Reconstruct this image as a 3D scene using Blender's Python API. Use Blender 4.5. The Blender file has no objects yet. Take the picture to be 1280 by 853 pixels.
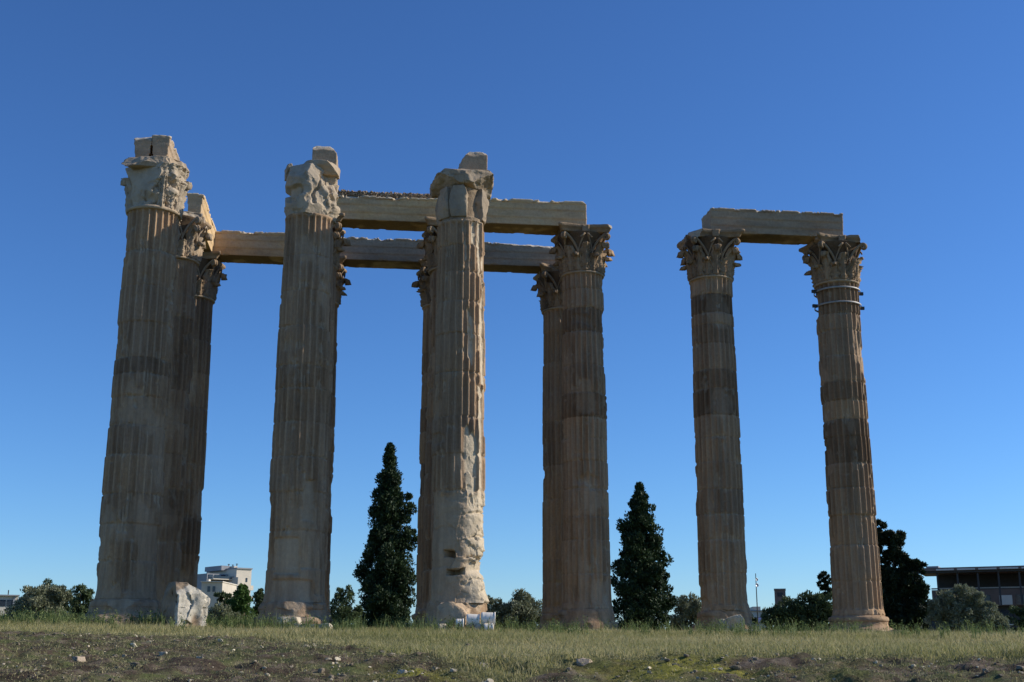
import bpy, math, random
import numpy as np
from mathutils import Vector

R = math.radians
random.seed(7)
rng = np.random.default_rng(7)
scene = bpy.context.scene
COL = scene.collection

# ------------------------------------------------------------------ camera, sky, sun, exposure
CAM = np.array([7.752, -42.852, -0.755])
YAW, PIT, FPX = 0.11934, 0.24751, 1540.0
cd = bpy.data.cameras.new('camera')
cd.sensor_width = 36.0
cd.lens = FPX / 1280 * 36
cd.clip_start, cd.clip_end = 0.1, 4000
cam = bpy.data.objects.new('camera', cd)
COL.objects.link(cam)
cam.location = CAM
cam.rotation_euler = (math.pi / 2 + PIT, 0, -YAW)
scene.camera = cam

SUN_EL, SUN_AZ = R(30), R(1.0)           # azimuth measured from +X towards +Y
sun_dir = Vector((math.cos(SUN_AZ) * math.cos(SUN_EL), math.sin(SUN_AZ) * math.cos(SUN_EL), math.sin(SUN_EL)))
w = bpy.data.worlds.new('World')
scene.world = w
w.use_nodes = True
nt = w.node_tree
bg = nt.nodes['Background']
sky = nt.nodes.new('ShaderNodeTexSky')
sky.sky_type = 'NISHITA'
sky.sun_disc = False
sky.sun_elevation = SUN_EL
sky.sun_rotation = math.pi / 2 - SUN_AZ
sky.altitude = 0
sky.air_density = 1.0
sky.dust_density = 0.0
sky.ozone_density = 10.0
gm = nt.nodes.new('ShaderNodeGamma')              # the deep, contrasty blue of the photograph's sky
gm.inputs[1].default_value = 1.15
nt.links.new(sky.outputs[0], gm.inputs[0])
nt.links.new(gm.outputs[0], bg.inputs[0])
bg.inputs[1].default_value = 0.117
sd = bpy.data.lights.new('sun', 'SUN')
sd.energy = 5.0
sd.angle = R(0.53)
sd.color = (1.0, 0.94, 0.84)
so = bpy.data.objects.new('sun', sd)
COL.objects.link(so)
so.rotation_euler = sun_dir.to_track_quat('Z', 'Y').to_euler()
vs = scene.view_settings
vs.view_transform = 'Standard'
vs.look = 'None'
vs.gamma = 1.0
vs.exposure = -0.06
vs.use_curve_mapping = False


# ------------------------------------------------------------------ helpers
def _h(i, j, k, seed):
    n = (i * 73856093) ^ (j * 19349663) ^ (k * 83492791) ^ (seed * 2654435761)
    n &= 0xffffffff
    n = ((n ^ (n >> 15)) * 2246822519) & 0xffffffff
    n = ((n ^ (n >> 13)) * 3266489917) & 0xffffffff
    return ((n ^ (n >> 16)) & 0xffffff) / 16777215.0


def vnoise(p, seed=0):
    p = np.asarray(p, float)
    i = np.floor(p).astype(np.int64)
    f = p - i
    u = f * f * (3 - 2 * f)
    r = 0
    for a in (0, 1):
        for b in (0, 1):
            for c in (0, 1):
                wgt = (u[..., 0] if a else 1 - u[..., 0]) * (u[..., 1] if b else 1 - u[..., 1]) * (u[..., 2] if c else 1 - u[..., 2])
                r = r + wgt * _h(i[..., 0] + a, i[..., 1] + b, i[..., 2] + c, seed)
    return r * 2 - 1


def fbm(p, oct=4, seed=0, gain=0.5):
    p = np.asarray(p, float)
    a, s, t = 1.0, 0, 0
    for o in range(oct):
        s = s + a * vnoise(p * (2.03 ** o) + 17.3 * o, seed + o)
        t += a
        a *= gain
    return s / t


def facet(p, s=1.0, seed=0, tilt=0.5, step=0.35):
    """broken rock: every cell of a random cell pattern is a flat tilted face"""
    q = np.asarray(p, float) * s
    q = q + 0.18 * np.stack([vnoise(q * 2.1, seed + k) for k in range(3)], -1)
    i = np.floor(q).astype(np.int64)
    best = np.full(q.shape[:-1], 1e9)
    out = np.zeros(q.shape[:-1])
    for a in (-1, 0, 1):
        for b in (-1, 0, 1):
            for c in (-1, 0, 1):
                ia, ib, ic = i[..., 0] + a, i[..., 1] + b, i[..., 2] + c
                hs = [_h(ia, ib, ic, seed + 11 * k) for k in range(7)]
                dv = np.stack([q[..., 0] - ia - hs[0], q[..., 1] - ib - hs[1], q[..., 2] - ic - hs[2]], -1)
                d2 = (dv ** 2).sum(-1)
                h = tilt * sum(dv[..., k] * (hs[3 + k] * 2 - 1) for k in range(3)) + step * (hs[6] * 2 - 1)
                m = d2 < best
                best = np.where(m, d2, best)
                out = np.where(m, h, out)
    return out


def sst(a, b, x):
    t = np.clip((x - a) / (b - a), 0, 1)
    return t * t * (3 - 2 * t)


def mesh_np(name, v, f, mat, parent=None, smooth=True, attrs=None, loc=None):
    """v (N,3); f (M,k) or a list of such arrays with different k"""
    me = bpy.data.meshes.new(name)
    v = np.ascontiguousarray(v, np.float32)
    fs = f if isinstance(f, list) else [f]
    fs = [np.asarray(x, np.int32) for x in fs if len(x)]
    tot = np.concatenate([np.full(len(x), x.shape[1], np.int32) for x in fs])
    loops = np.concatenate([x.ravel() for x in fs])
    me.vertices.add(len(v))
    me.vertices.foreach_set('co', v.ravel())
    me.loops.add(len(loops))
    me.loops.foreach_set('vertex_index', loops)
    me.polygons.add(len(tot))
    me.polygons.foreach_set('loop_start', np.concatenate([[0], np.cumsum(tot)[:-1]]).astype(np.int32))
    me.polygons.foreach_set('loop_total', tot)
    me.polygons.foreach_set('use_smooth', np.full(len(tot), bool(smooth)))
    for k, a in (attrs or {}).items():
        at = me.attributes.new(k, 'FLOAT', 'POINT')
        at.data.foreach_set('value', np.ascontiguousarray(np.broadcast_to(a, (len(v),)), np.float32))
    me.update(calc_edges=True)
    me.validate()
    me.materials.append(mat)
    o = bpy.data.objects.new(name, me)
    COL.objects.link(o)
    if parent is not None:
        o.parent = parent
    if loc is not None:
        o.location = loc
    return o


def tag(o, label=None, cat=None, group=None, kind=None):
    for k, x in (('label', label), ('category', cat), ('group', group), ('kind', kind)):
        if x:
            o[k] = x
    return o


def thing(name, label, cat, loc=(0, 0, 0), rz=0.0, group=None, kind=None):
    o = bpy.data.objects.new(name, None)
    o.empty_display_size = 0.3
    COL.objects.link(o)
    o.location = loc
    o.rotation_euler = (0, 0, rz)
    return tag(o, label, cat, group, kind or 'thing')


def grid_faces(nu, nv, wrap=False, off=0):
    i = np.arange(nu if wrap else nu - 1)
    j = np.arange(nv - 1)
    I, J = np.meshgrid(i, j, indexing='ij')
    I2 = (I + 1) % nu
    q = np.stack([I * nv + J, I2 * nv + J, I2 * nv + J + 1, I * nv + J + 1], -1).reshape(-1, 4)
    return q + off


class MB:
    """collects arrays into one mesh"""
    def __init__(s):
        s.v, s.q, s.n = [], [], 0
        s.t = []

    def add(s, v, q):
        q = np.asarray(q)
        (s.q if q.shape[1] == 4 else s.t).append(q + s.n)
        s.v.append(np.asarray(v, float))
        s.n += len(v)

    def box(s, x0, x1, y0, y1, z0, z1, rz=0.0, c=(0, 0)):
        v = np.array([[x, y, z] for z in (z0, z1) for y in (y0, y1) for x in (x0, x1)], float)
        if rz:
            cs, sn = math.cos(rz), math.sin(rz)
            xy = v[:, :2] - c
            v[:, 0] = c[0] + cs * xy[:, 0] - sn * xy[:, 1]
            v[:, 1] = c[1] + sn * xy[:, 0] + cs * xy[:, 1]
        s.add(v, [[0, 2, 3, 1], [4, 5, 7, 6], [0, 1, 5, 4], [2, 6, 7, 3], [0, 4, 6, 2], [1, 3, 7, 5]])

    def tube(s, pts, rad, n=8, cap=True):
        pts = np.asarray(pts, float)
        rad = np.broadcast_to(np.asarray(rad, float), (len(pts),))
        tg = np.gradient(pts, axis=0)
        tg /= np.linalg.norm(tg, axis=1)[:, None] + 1e-9
        up = np.array([0.13, 0.31, 0.94])
        a = np.cross(tg, up)
        a /= np.linalg.norm(a, axis=1)[:, None] + 1e-9
        b = np.cross(tg, a)
        th = np.linspace(0, 2 * np.pi, n, endpoint=False)
        v = pts[None] + rad[None, :, None] * (np.cos(th)[:, None, None] * a[None] + np.sin(th)[:, None, None] * b[None])
        m = len(pts)
        s.add(v.reshape(-1, 3), grid_faces(n, m, True))
        if cap:
            for e in (0, m - 1):
                vv = np.concatenate([v[:, e], pts[e][None]])
                s.add(vv, [[k, (k + 1) % n, n] for k in range(n)])

    def build(s, name, mat, parent=None, smooth=False, loc=None, attrs=None):
        f = []
        if s.q:
            f.append(np.concatenate(s.q))
        if s.t:
            f.append(np.concatenate(s.t))
        return mesh_np(name, np.concatenate(s.v), f, mat, parent, smooth, attrs, loc)


def box_surface(L, W, H, d):
    """subdivided box surface centred in x,y with z from 0 to H; shared edges left unwelded but identical"""
    nx, ny, nz = [max(2, int(round(t / d)) + 1) for t in (L, W, H)]
    xs, ys, zs = np.linspace(-L / 2, L / 2, nx), np.linspace(-W / 2, W / 2, ny), np.linspace(0, H, nz)
    V, F, n = [], [], 0
    for (a, b, c, fixed, flip) in ((xs, ys, 2, 0.0, 1), (xs, ys, 2, H, 0), (xs, zs, 1, -W / 2, 0), (xs, zs, 1, W / 2, 1), (ys, zs, 0, -L / 2, 1), (ys, zs, 0, L / 2, 0)):
        A, B = np.meshgrid(a, b, indexing='ij')
        C = np.full_like(A, fixed)
        co = {2: (A, B, C), 1: (A, C, B), 0: (C, A, B)}[c]
        v = np.stack(co, -1).reshape(-1, 3)
        q = grid_faces(len(a), len(b))
        if flip:
            q = q[:, ::-1]
        V.append(v)
        F.append(q + n)
        n += len(v)
    return np.concatenate(V), np.concatenate(F)


def weld(v, f, eps=1e-5):
    key = np.round(v / eps).astype(np.int64)
    _, idx, inv = np.unique(key, axis=0, return_index=True, return_inverse=True)
    return v[idx], inv.reshape(-1)[f]


def cut(v, n, d, rough=0.0, seed=0):
    """flatten everything beyond the plane n.v = d onto it: a broken face"""
    n = np.asarray(n, float)
    n = n / np.linalg.norm(n)
    dd = d + (rough * fbm(v * 2.3, 4, seed) if rough else 0)
    over = np.maximum(0, v @ n - dd)
    return v - over[:, None] * n, over > 1e-4


# ------------------------------------------------------------------ materials
def new_mat(name):
    m = bpy.data.materials.new(name)
    m.use_nodes = True
    return m, m.node_tree, m.node_tree.nodes['Principled BSDF']


def N(nt, typ, **kw):
    n = nt.nodes.new(typ)
    for k, x in kw.items():
        if k.startswith('i_'):
            key = k[2:]
            n.inputs[int(key) if key.isdigit() else key.replace('_', ' ').title()].default_value = x
        else:
            setattr(n, k, x)
    return n


def ramp(nt, src, stops):
    r = nt.nodes.new('ShaderNodeValToRGB')
    el = r.color_ramp.elements
    while len(el) < len(stops):
        el.new(0.5)
    for e, (p, c) in zip(el, stops):
        e.position = p
        e.color = (*c, 1) if len(c) == 3 else c
    nt.links.new(src, r.inputs[0])
    return r.outputs[0]


def mixc(nt, fac, a, b, mode='MIX'):
    m = nt.nodes.new('ShaderNodeMix')
    m.data_type = 'RGBA'
    m.blend_type = mode
    for s, x in ((m.inputs[0], fac), (m.inputs[6], a), (m.inputs[7], b)):
        if isinstance(x, (int, float)):
            s.default_value = x
        elif isinstance(x, tuple):
            s.default_value = (*x, 1)
        else:
            nt.links.new(x, s)
    return m.outputs[2]


def noise(nt, scale, detail=5, rough=0.6, vec=None, stretch=None):
    n = nt.nodes.new('ShaderNodeTexNoise')
    n.inputs['Scale'].default_value = scale
    n.inputs['Detail'].default_value = detail
    n.inputs['Roughness'].default_value = rough
    if vec is None:
        g = nt.nodes.new('ShaderNodeNewGeometry')
        vec = g.outputs['Position']
    if stretch:
        mp = nt.nodes.new('ShaderNodeMapping')
        mp.inputs['Scale'].default_value = stretch
        nt.links.new(vec, mp.inputs[0])
        vec = mp.outputs[0]
    nt.links.new(vec, n.inputs['Vector'])
    return n.outputs[0]


def attr(nt, name):
    a = nt.nodes.new('ShaderNodeAttribute')
    a.attribute_name = name
    return a.outputs['Fac']


def stone_mat(name, tan, grey, dark, pale, streak=(1.6, 1.6, 0.16), amount=0.85):
    m, nt, p = new_mat(name)
    big = noise(nt, 0.55, 4, 0.6)
    c = mixc(nt, ramp(nt, big, [(0.38, (0, 0, 0)), (0.62, (1, 1, 1))]), tan, grey)
    st = noise(nt, 1.0, 6, 0.65, stretch=streak)
    c = mixc(nt, ramp(nt, st, [(0.42, (0, 0, 0)), (0.70, (amount,) * 3)]), c, dark)
    sp = noise(nt, 9.0, 6, 0.7)
    c = mixc(nt, 0.55, c, ramp(nt, sp, [(0.25, (0.35, 0.33, 0.30)), (0.5, (0.5, 0.5, 0.5)), (0.75, (0.68, 0.67, 0.64))]), 'OVERLAY')
    # drum to drum variation of the stone, plus shade painted into recesses and undersides
    tn = attr(nt, 'tone')
    c = mixc(nt, 1.0, c, ramp(nt, tn, [(0.0, (0.38, 0.36, 0.35)), (0.22, (0.67, 0.65, 0.64)), (0.5, (1, 1, 1)), (1.0, (1.4, 1.38, 1.3))]), 'MULTIPLY')
    fr = attr(nt, 'fresh')
    frn = noise(nt, 3.0, 5, 0.6)
    pc = mixc(nt, ramp(nt, frn, [(0.35, (0, 0, 0)), (0.7, (1, 1, 1))]), pale, tuple(0.72 * x for x in pale))
    c = mixc(nt, fr, c, pc)
    nt.links.new(c, p.inputs['Base Color'])
    p.inputs['Roughness'].default_value = 0.92
    p.inputs['Specular IOR Level'].default_value = 0.15
    b1 = noise(nt, 7.0, 8, 0.7)
    b2 = noise(nt, 38.0, 4, 0.7)
    bm = nt.nodes.new('ShaderNodeBump')
    bm.inputs['Strength'].default_value = 0.8
    bm.inputs['Distance'].default_value = 0.05
    nt.links.new(b1, bm.inputs['Height'])
    bm2 = nt.nodes.new('ShaderNodeBump')
    bm2.inputs['Strength'].default_value = 0.5
    bm2.inputs['Distance'].default_value = 0.012
    nt.links.new(b2, bm2.inputs['Height'])
    nt.links.new(bm.outputs[0], bm2.inputs['Normal'])
    nt.links.new(bm2.outputs[0], p.inputs['Normal'])
    return m


M = {}
M['shaft'] = stone_mat('weathered_marble', (0.43, 0.275, 0.155), (0.38, 0.265, 0.17), (0.20, 0.12, 0.065), (0.69, 0.57, 0.40), (3.2, 3.2, 0.22))
M['cap'] = stone_mat('carved_marble', (0.38, 0.25, 0.14), (0.31, 0.215, 0.13), (0.10, 0.07, 0.045), (0.70, 0.62, 0.48), (1.1, 1.1, 0.6))
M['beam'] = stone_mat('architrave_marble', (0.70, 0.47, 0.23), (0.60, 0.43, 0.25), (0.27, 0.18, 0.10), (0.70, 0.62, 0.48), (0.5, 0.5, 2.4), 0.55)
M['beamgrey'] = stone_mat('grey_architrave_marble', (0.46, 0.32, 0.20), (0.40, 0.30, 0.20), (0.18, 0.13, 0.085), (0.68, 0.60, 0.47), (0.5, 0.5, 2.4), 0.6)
M['pale'] = stone_mat('pale_marble', (0.56, 0.48, 0.35), (0.50, 0.44, 0.33), (0.30, 0.23, 0.15), (0.66, 0.58, 0.45), (1.5, 1.5, 0.5))


def simple(name, col, rough=0.7, metal=0.0, var=0.12, scale=3.0, bump=0.0):
    m, nt, p = new_mat(name)
    n = noise(nt, scale, 5, 0.6)
    lo, hi = tuple(x * (1 - var) for x in col), tuple(min(1, x * (1 + var)) for x in col)
    nt.links.new(ramp(nt, n, [(0.3, lo), (0.7, hi)]), p.inputs['Base Color'])
    p.inputs['Roughness'].default_value = rough
    p.inputs['Metallic'].default_value = metal
    if bump:
        b = nt.nodes.new('ShaderNodeBump')
        b.inputs['Strength'].default_value = bump
        b.inputs['Distance'].default_value = 0.03
        nt.links.new(noise(nt, scale * 6, 5, 0.6), b.inputs['Height'])
        nt.links.new(b.outputs[0], p.inputs['Normal'])
    return m


def leaf_mat(name, a, b, trans=0.25, rough=0.6):
    """a / b: two leaf colours mixed leaf by leaf (attribute 'hue')"""
    m, nt, p = new_mat(name)
    c = ramp(nt, attr(nt, 'hue'), [(0.0, a), (1.0, b)])
    nt.links.new(c, p.inputs['Base Color'])
    p.inputs['Roughness'].default_value = rough
    p.inputs['Specular IOR Level'].default_value = 0.25
    tr = nt.nodes.new('ShaderNodeBsdfTranslucent')
    nt.links.new(c, tr.inputs[0])
    mx = nt.nodes.new('ShaderNodeMixShader')
    mx.inputs[0].default_value = trans
    out = nt.nodes['Material Output']
    nt.links.new(p.outputs[0], mx.inputs[1])
    nt.links.new(tr.outputs[0], mx.inputs[2])
    nt.links.new(mx.outputs[0], out.inputs[0])
    return m


M['cypress'] = leaf_mat('cypress_foliage', (0.014, 0.028, 0.012), (0.055, 0.088, 0.030), 0.12)
M['conifer'] = leaf_mat('conifer_foliage', (0.012, 0.020, 0.010), (0.030, 0.048, 0.018), 0.12)
M['olive'] = leaf_mat('olive_foliage', (0.11, 0.13, 0.065), (0.36, 0.37, 0.24), 0.2)
M['laurel'] = leaf_mat('dark_shrub_foliage', (0.035, 0.058, 0.022), (0.14, 0.18, 0.075), 0.2)
M['bright'] = leaf_mat('green_shrub_foliage', (0.035, 0.08, 0.015), (0.11, 0.19, 0.045), 0.25)
M['grass'] = leaf_mat('dry_green_grass', (0.23, 0.235, 0.07), (0.60, 0.50, 0.26), 0.4, 0.7)
M['weed'] = leaf_mat('weed_leaves', (0.085, 0.095, 0.035), (0.34, 0.30, 0.15), 0.25, 0.7)
M['tallweed'] = leaf_mat('tall_weed_stems', (0.07, 0.11, 0.03), (0.24, 0.28, 0.10), 0.35, 0.7)
M['bark'] = simple('bark', (0.10, 0.075, 0.055), 0.95, 0, 0.4, 6, 0.6)
M['steel'] = simple('galvanised_steel', (0.34, 0.31, 0.27), 0.6, 0.2, 0.15, 5)
M['iron'] = simple('dark_iron', (0.05, 0.045, 0.04), 0.6, 0.5, 0.2, 5)
M['lamp'] = simple('white_enamel', (0.80, 0.73, 0.62), 0.7, 0.1, 0.08, 14)
M['lampdark'] = simple('grey_lamp_ring', (0.30, 0.31, 0.33), 0.4, 0.4, 0.1, 14)
M['render'] = simple('cream_render', (0.58, 0.50, 0.38), 0.9, 0, 0.12, 0.4, 0.1)
M['renderw'] = simple('white_render', (0.64, 0.56, 0.44), 0.9, 0, 0.10, 0.4, 0.1)
M['renderd'] = simple('grey_concrete', (0.30, 0.30, 0.30), 0.9, 0, 0.15, 0.6, 0.1)
M['brownmetal'] = simple('brown_sheet_metal', (0.16, 0.10, 0.08), 0.6, 0.0, 0.2, 0.8)
M['glass'] = simple('dark_window_glass', (0.03, 0.04, 0.055), 0.08, 0, 0.3, 0.5)
M['awning'] = simple('blue_awning_cloth', (0.05, 0.09, 0.24), 0.8, 0, 0.1, 2)
M['roofpale'] = simple('pale_roof_sheet', (0.62, 0.56, 0.52), 0.6, 0, 0.1, 0.6)
M['shadecloth'] = simple('dark_timber', (0.05, 0.045, 0.045), 0.8, 0, 0.2, 2)
M['petal'] = simple('pale_petals', (0.75, 0.70, 0.6), 0.7, 0, 0.1, 6)


def ground_mat():
    m, nt, p = new_mat('dry_earth')
    g = nt.nodes.new('ShaderNodeNewGeometry')
    pos = g.outputs['Position']
    soil = ramp(nt, noise(nt, 2.2, 8, 0.72), [(0.30, (0.030, 0.021, 0.015)), (0.5, (0.10, 0.074, 0.050)), (0.70, (0.27, 0.215, 0.155))])
    weed = ramp(nt, noise(nt, 6.0, 6, 0.7), [(0.3, (0.05, 0.065, 0.022)), (0.7, (0.17, 0.175, 0.07))])
    moss = ramp(nt, noise(nt, 8.0, 6, 0.7), [(0.3, (0.10, 0.11, 0.02)), (0.7, (0.30, 0.27, 0.05))])
    c = mixc(nt, ramp(nt, noise(nt, 1.4, 7, 0.7), [(0.46, (0, 0, 0)), (0.60, (1, 1, 1))]), soil, weed)
    c = mixc(nt, attr(nt, 'moss'), c, moss)
    c = mixc(nt, attr(nt, 'turf'), c, mixc(nt, 0.5, weed, (0.16, 0.15, 0.06)))
    nt.links.new(c, p.inputs['Base Color'])
    p.inputs['Roughness'].default_value = 0.95
    p.inputs['Specular IOR Level'].default_value = 0.1
    b = nt.nodes.new('ShaderNodeBump')
    b.inputs['Strength'].default_value = 0.8
    b.inputs['Distance'].default_value = 0.06
    nt.links.new(noise(nt, 9.0, 8, 0.75), b.inputs['Height'])
    nt.links.new(b.outputs[0], p.inputs['Normal'])
    return m


M['ground'] = ground_mat()


# ------------------------------------------------------------------ layout helpers
_fw = np.array([math.sin(YAW) * math.cos(PIT), math.cos(YAW) * math.cos(PIT), math.sin(PIT)])
_rt = np.array([math.cos(YAW), -math.sin(YAW), 0.0])
_up = np.cross(_rt, _fw)


def ray(px, py):
    d = _fw + _rt * (px - 640) / FPX - _up * (py - 426.5) / FPX
    return d / math.hypot(d[0], d[1])


def at(px, py, dist):
    """the point seen at photo pixel px, py at a horizontal distance"""
    return CAM + ray(px, py) * dist


# ------------------------------------------------------------------ ground
def ground_z(x, y):
    x, y = np.asarray(x, float), np.asarray(y, float)
    d = np.hypot(x - CAM[0], y - CAM[1])
    z = np.interp(d, [0, 10, 14.5, 16.8, 18.3, 20.6, 22.5, 33, 42, 56, 66, 80, 120, 2000],
                  [-2.4, -2.2, -1.75, -1.42, -1.17, -0.86, -0.76, -0.36, -0.02, 0.0, -0.35, -1.2, -2.4, -3.0])
    tilt = -0.0115 * np.clip(x - CAM[0], -25, 30) * sst(14, 30, d) * (1 - sst(60, 110, d))
    p = np.stack([x, y, 0 * x], -1)
    und = 0.16 * fbm(p * 0.13, 3, 5) * sst(14, 22, d) * (1 - sst(30, 40, d))
    lf = sst(-0.06, -0.2, np.arctan2(x - CAM[0], y - CAM[1]) - YAW)
    bank = sst(13, 16, d) * (1 - sst(20.5 + 8 * lf, 24 + 8 * lf, d))
    und = und + bank * (0.12 * fbm(p * 0.55, 4, 9) + 0.17 * fbm(p * 2.6, 5, 21, 0.7))
    return z + tilt + und


def lines(segs):
    out = []
    for a, b, d in segs:
        out.append(np.arange(a, b, d))
    return np.concatenate(out + [[segs[-1][1]]])


gx = lines([(-1500, -300, 200), (-300, -60, 30), (-60, -16, 3), (-16, -14, 0.5), (-14, 24, 0.085), (24, 34, 0.5), (34, 80, 3), (80, 300, 30), (300, 1500, 200)])
gy = lines([(-400, -60, 40), (-60, -34, 2), (-34, -27.5, 0.2), (-27.5, -20.5, 0.06), (-20.5, -11, 0.12), (-11, 0, 0.3), (0, 30, 1.0), (30, 120, 6), (120, 1800, 120)])
GX, GY = np.meshgrid(gx, gy, indexing='ij')
gd = np.hypot(GX - CAM[0], GY - CAM[1])
GZ = ground_z(GX, GY)


def turf_mask(x, y):
    """1 where grass grows, 0 on the bare rubble bank"""
    d = np.hypot(x - CAM[0], y - CAM[1])
    p = np.stack([x, y, 0 * x], -1)
    a = np.arctan2(x - CAM[0], y - CAM[1]) - YAW         # angle right of the view axis
    edge = 21.0 + 8.5 * sst(-0.10, -0.26, a) + 2.5 * sst(-0.03, -0.12, a) + (0.9 + 1.2 * sst(-0.1, -0.3, a)) * fbm(p * 0.45, 4, 31)
    gap = np.exp(-((a - 0.0) / 0.045) ** 2) * 2.4 + np.exp(-((a + 0.20) / 0.03) ** 2) * 0.4
    return sst(-0.35, 0.55, d - edge + 0.5 + gap)


def moss_mask(x, y):
    p = np.stack([x, y, 0 * x], -1)
    a = np.arctan2(x - CAM[0], y - CAM[1]) - YAW
    d = np.hypot(x - CAM[0], y - CAM[1])
    zone = np.exp(-((a + 0.075) / 0.03) ** 2) * sst(20.3, 19.2, d) + np.exp(-((a - 0.14) / 0.085) ** 2) * sst(21.3, 20.2, d)
    return np.clip(zone * sst(-0.05, 0.3, fbm(p * 1.3, 4, 41) + 0.12), 0, 1)


g = mesh_np('ground', np.stack([GX, GY, GZ], -1).reshape(-1, 3), grid_faces(len(gx), len(gy)), M['ground'],
            attrs={'turf': turf_mask(GX, GY).ravel(), 'moss': moss_mask(GX, GY).ravel()})
tag(g, kind='structure')

# ------------------------------------------------------------------ columns
SX, SY, HC = 5.5, 5.5416, 16.385
CAP_H, BASE_H = 1.95, 0.85


def shaft(parent, z0, z1, rb, rt, seed, nth, dz, drums, worn_low=2.0, wear=0.0, special=None):
    nz = int((z1 - z0) / dz)
    z = np.linspace(z0, z1, nz)
    th = np.arange(nth) / nth * 2 * np.pi
    TH, Z = np.meshgrid(th, z, indexing='ij')
    rs = np.random.default_rng(seed)
    # drums
    if drums is None:
        e = [z0]
        while e[-1] < z1 - 1.0:
            e.append(e[-1] + rs.uniform(0.85, 1.55))
        e[-1] = z1
        drums = [(a, rs.choice([0.3, 0.42, 0.5, 0.5, 0.55, 0.62, 0.7])) for a in e[:-1]]
    edges = np.array([a for a, _ in drums] + [z1])
    tones = np.array([t for _, t in drums])
    idx = np.clip(np.searchsorted(edges, Z + 0.02 * fbm(np.stack([TH * 2, Z, 0 * Z], -1), 2, seed), side='right') - 1, 0, len(tones) - 1)
    dr = rs.normal(0, 0.011, len(tones))[idx]
    ox = rs.normal(0, 0.012, len(tones))[idx]
    oy = rs.normal(0, 0.012, len(tones))[idx]
    t = (Z - z0) / (z1 - z0)
    Rr = rb + (rt - rb) * (0.55 * t + 0.45 * t ** 2.0)
    Rr = Rr + 0.075 * np.exp(-((Z - z0) / 0.16) ** 1.0) + 0.05 * np.exp(-((z1 - Z) / 0.09))
    P = np.stack([np.cos(TH) * Rr, np.sin(TH) * Rr, Z], -1)
    # 24 flutes, rounded off at both ends
    u = (TH / (2 * np.pi) * 24) % 1.0
    s = np.clip(np.abs((u - 0.5) * 2) / 0.80, 0, 1)
    end = np.minimum(z1 - 0.10 - Z, Z - z0 - 0.22)
    endf = np.sqrt(np.clip(1 - (1 - np.clip(end / 0.13, 0, 1)) ** 2, 0, 1))
    fl = np.sqrt(1 - s ** 2) * 0.090 * (Rr / 0.95) * endf
    ns = fbm(P * np.array([0.9, 0.9, 0.55]), 4, seed + 50)
    ero = sst(0.22, 0.33, ns + wear + 0.35 * (1 - sst(0.3, worn_low + 0.6, Z)))
    ero = np.maximum(ero * 0.75, 0)
    lump = fbm(P * 1.7, 4, seed + 70, 0.55)
    # arris chips: small bites, mostly on the ridges and at the drum joints
    dj = np.min(np.abs(Z[..., None] - edges[None, None, :]), -1)
    bite = sst(0.30, 0.52, fbm(P * np.array([3.2, 3.2, 2.2]), 3, seed + 90) + 0.28 * np.exp(-(dj / 0.07) ** 2) + wear * 0.3)
    r = Rr + dr - fl * (1 - ero)
    r = r - ero * (0.075 + 0.035 * lump) - bite * (0.05 + 0.02 * lump) * (s > 0.3)
    # bigger lost pieces that show on the outline
    big = sst(0.36, 0.50, fbm(P * np.array([0.75, 0.75, 0.9]), 3, seed + 130))
    r = r - big * (0.07 + 0.03 * lump)
    r = r - 0.034 * np.exp(-(dj / 0.022) ** 2) * sst(-0.6, 0.1, lump) + 0.006 * fbm(P * 6, 3, seed + 9)
    arris = sst(0.74, 1.0, s) * endf * (1 - ero)
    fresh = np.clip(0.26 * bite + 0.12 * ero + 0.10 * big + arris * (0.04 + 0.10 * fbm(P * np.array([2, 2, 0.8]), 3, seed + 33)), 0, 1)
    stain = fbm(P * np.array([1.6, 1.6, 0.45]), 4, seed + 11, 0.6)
    flute_shade = np.sqrt(1 - s ** 2) * endf * (1 - ero) * (0.5 + 0.8 * fbm(P * np.array([1.4, 1.4, 0.4]), 3, seed + 12))  # channels darkened: the shade inside the flutes is painted into the tone
    tone = tones[idx] + 0.20 * stain - 0.17 * np.clip(flute_shade, 0, 1) + 0.05
    if special is not None:
        r, fresh, tone = special(TH, Z, P, r, Rr, fresh, tone, seed)
    v = np.stack([np.cos(TH) * r + ox, np.sin(TH) * r + oy, Z], -1).reshape(-1, 3)
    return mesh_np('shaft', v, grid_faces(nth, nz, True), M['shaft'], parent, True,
                   {'tone': np.clip(tone, 0, 1).ravel(), 'fresh': fresh.ravel()})


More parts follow.
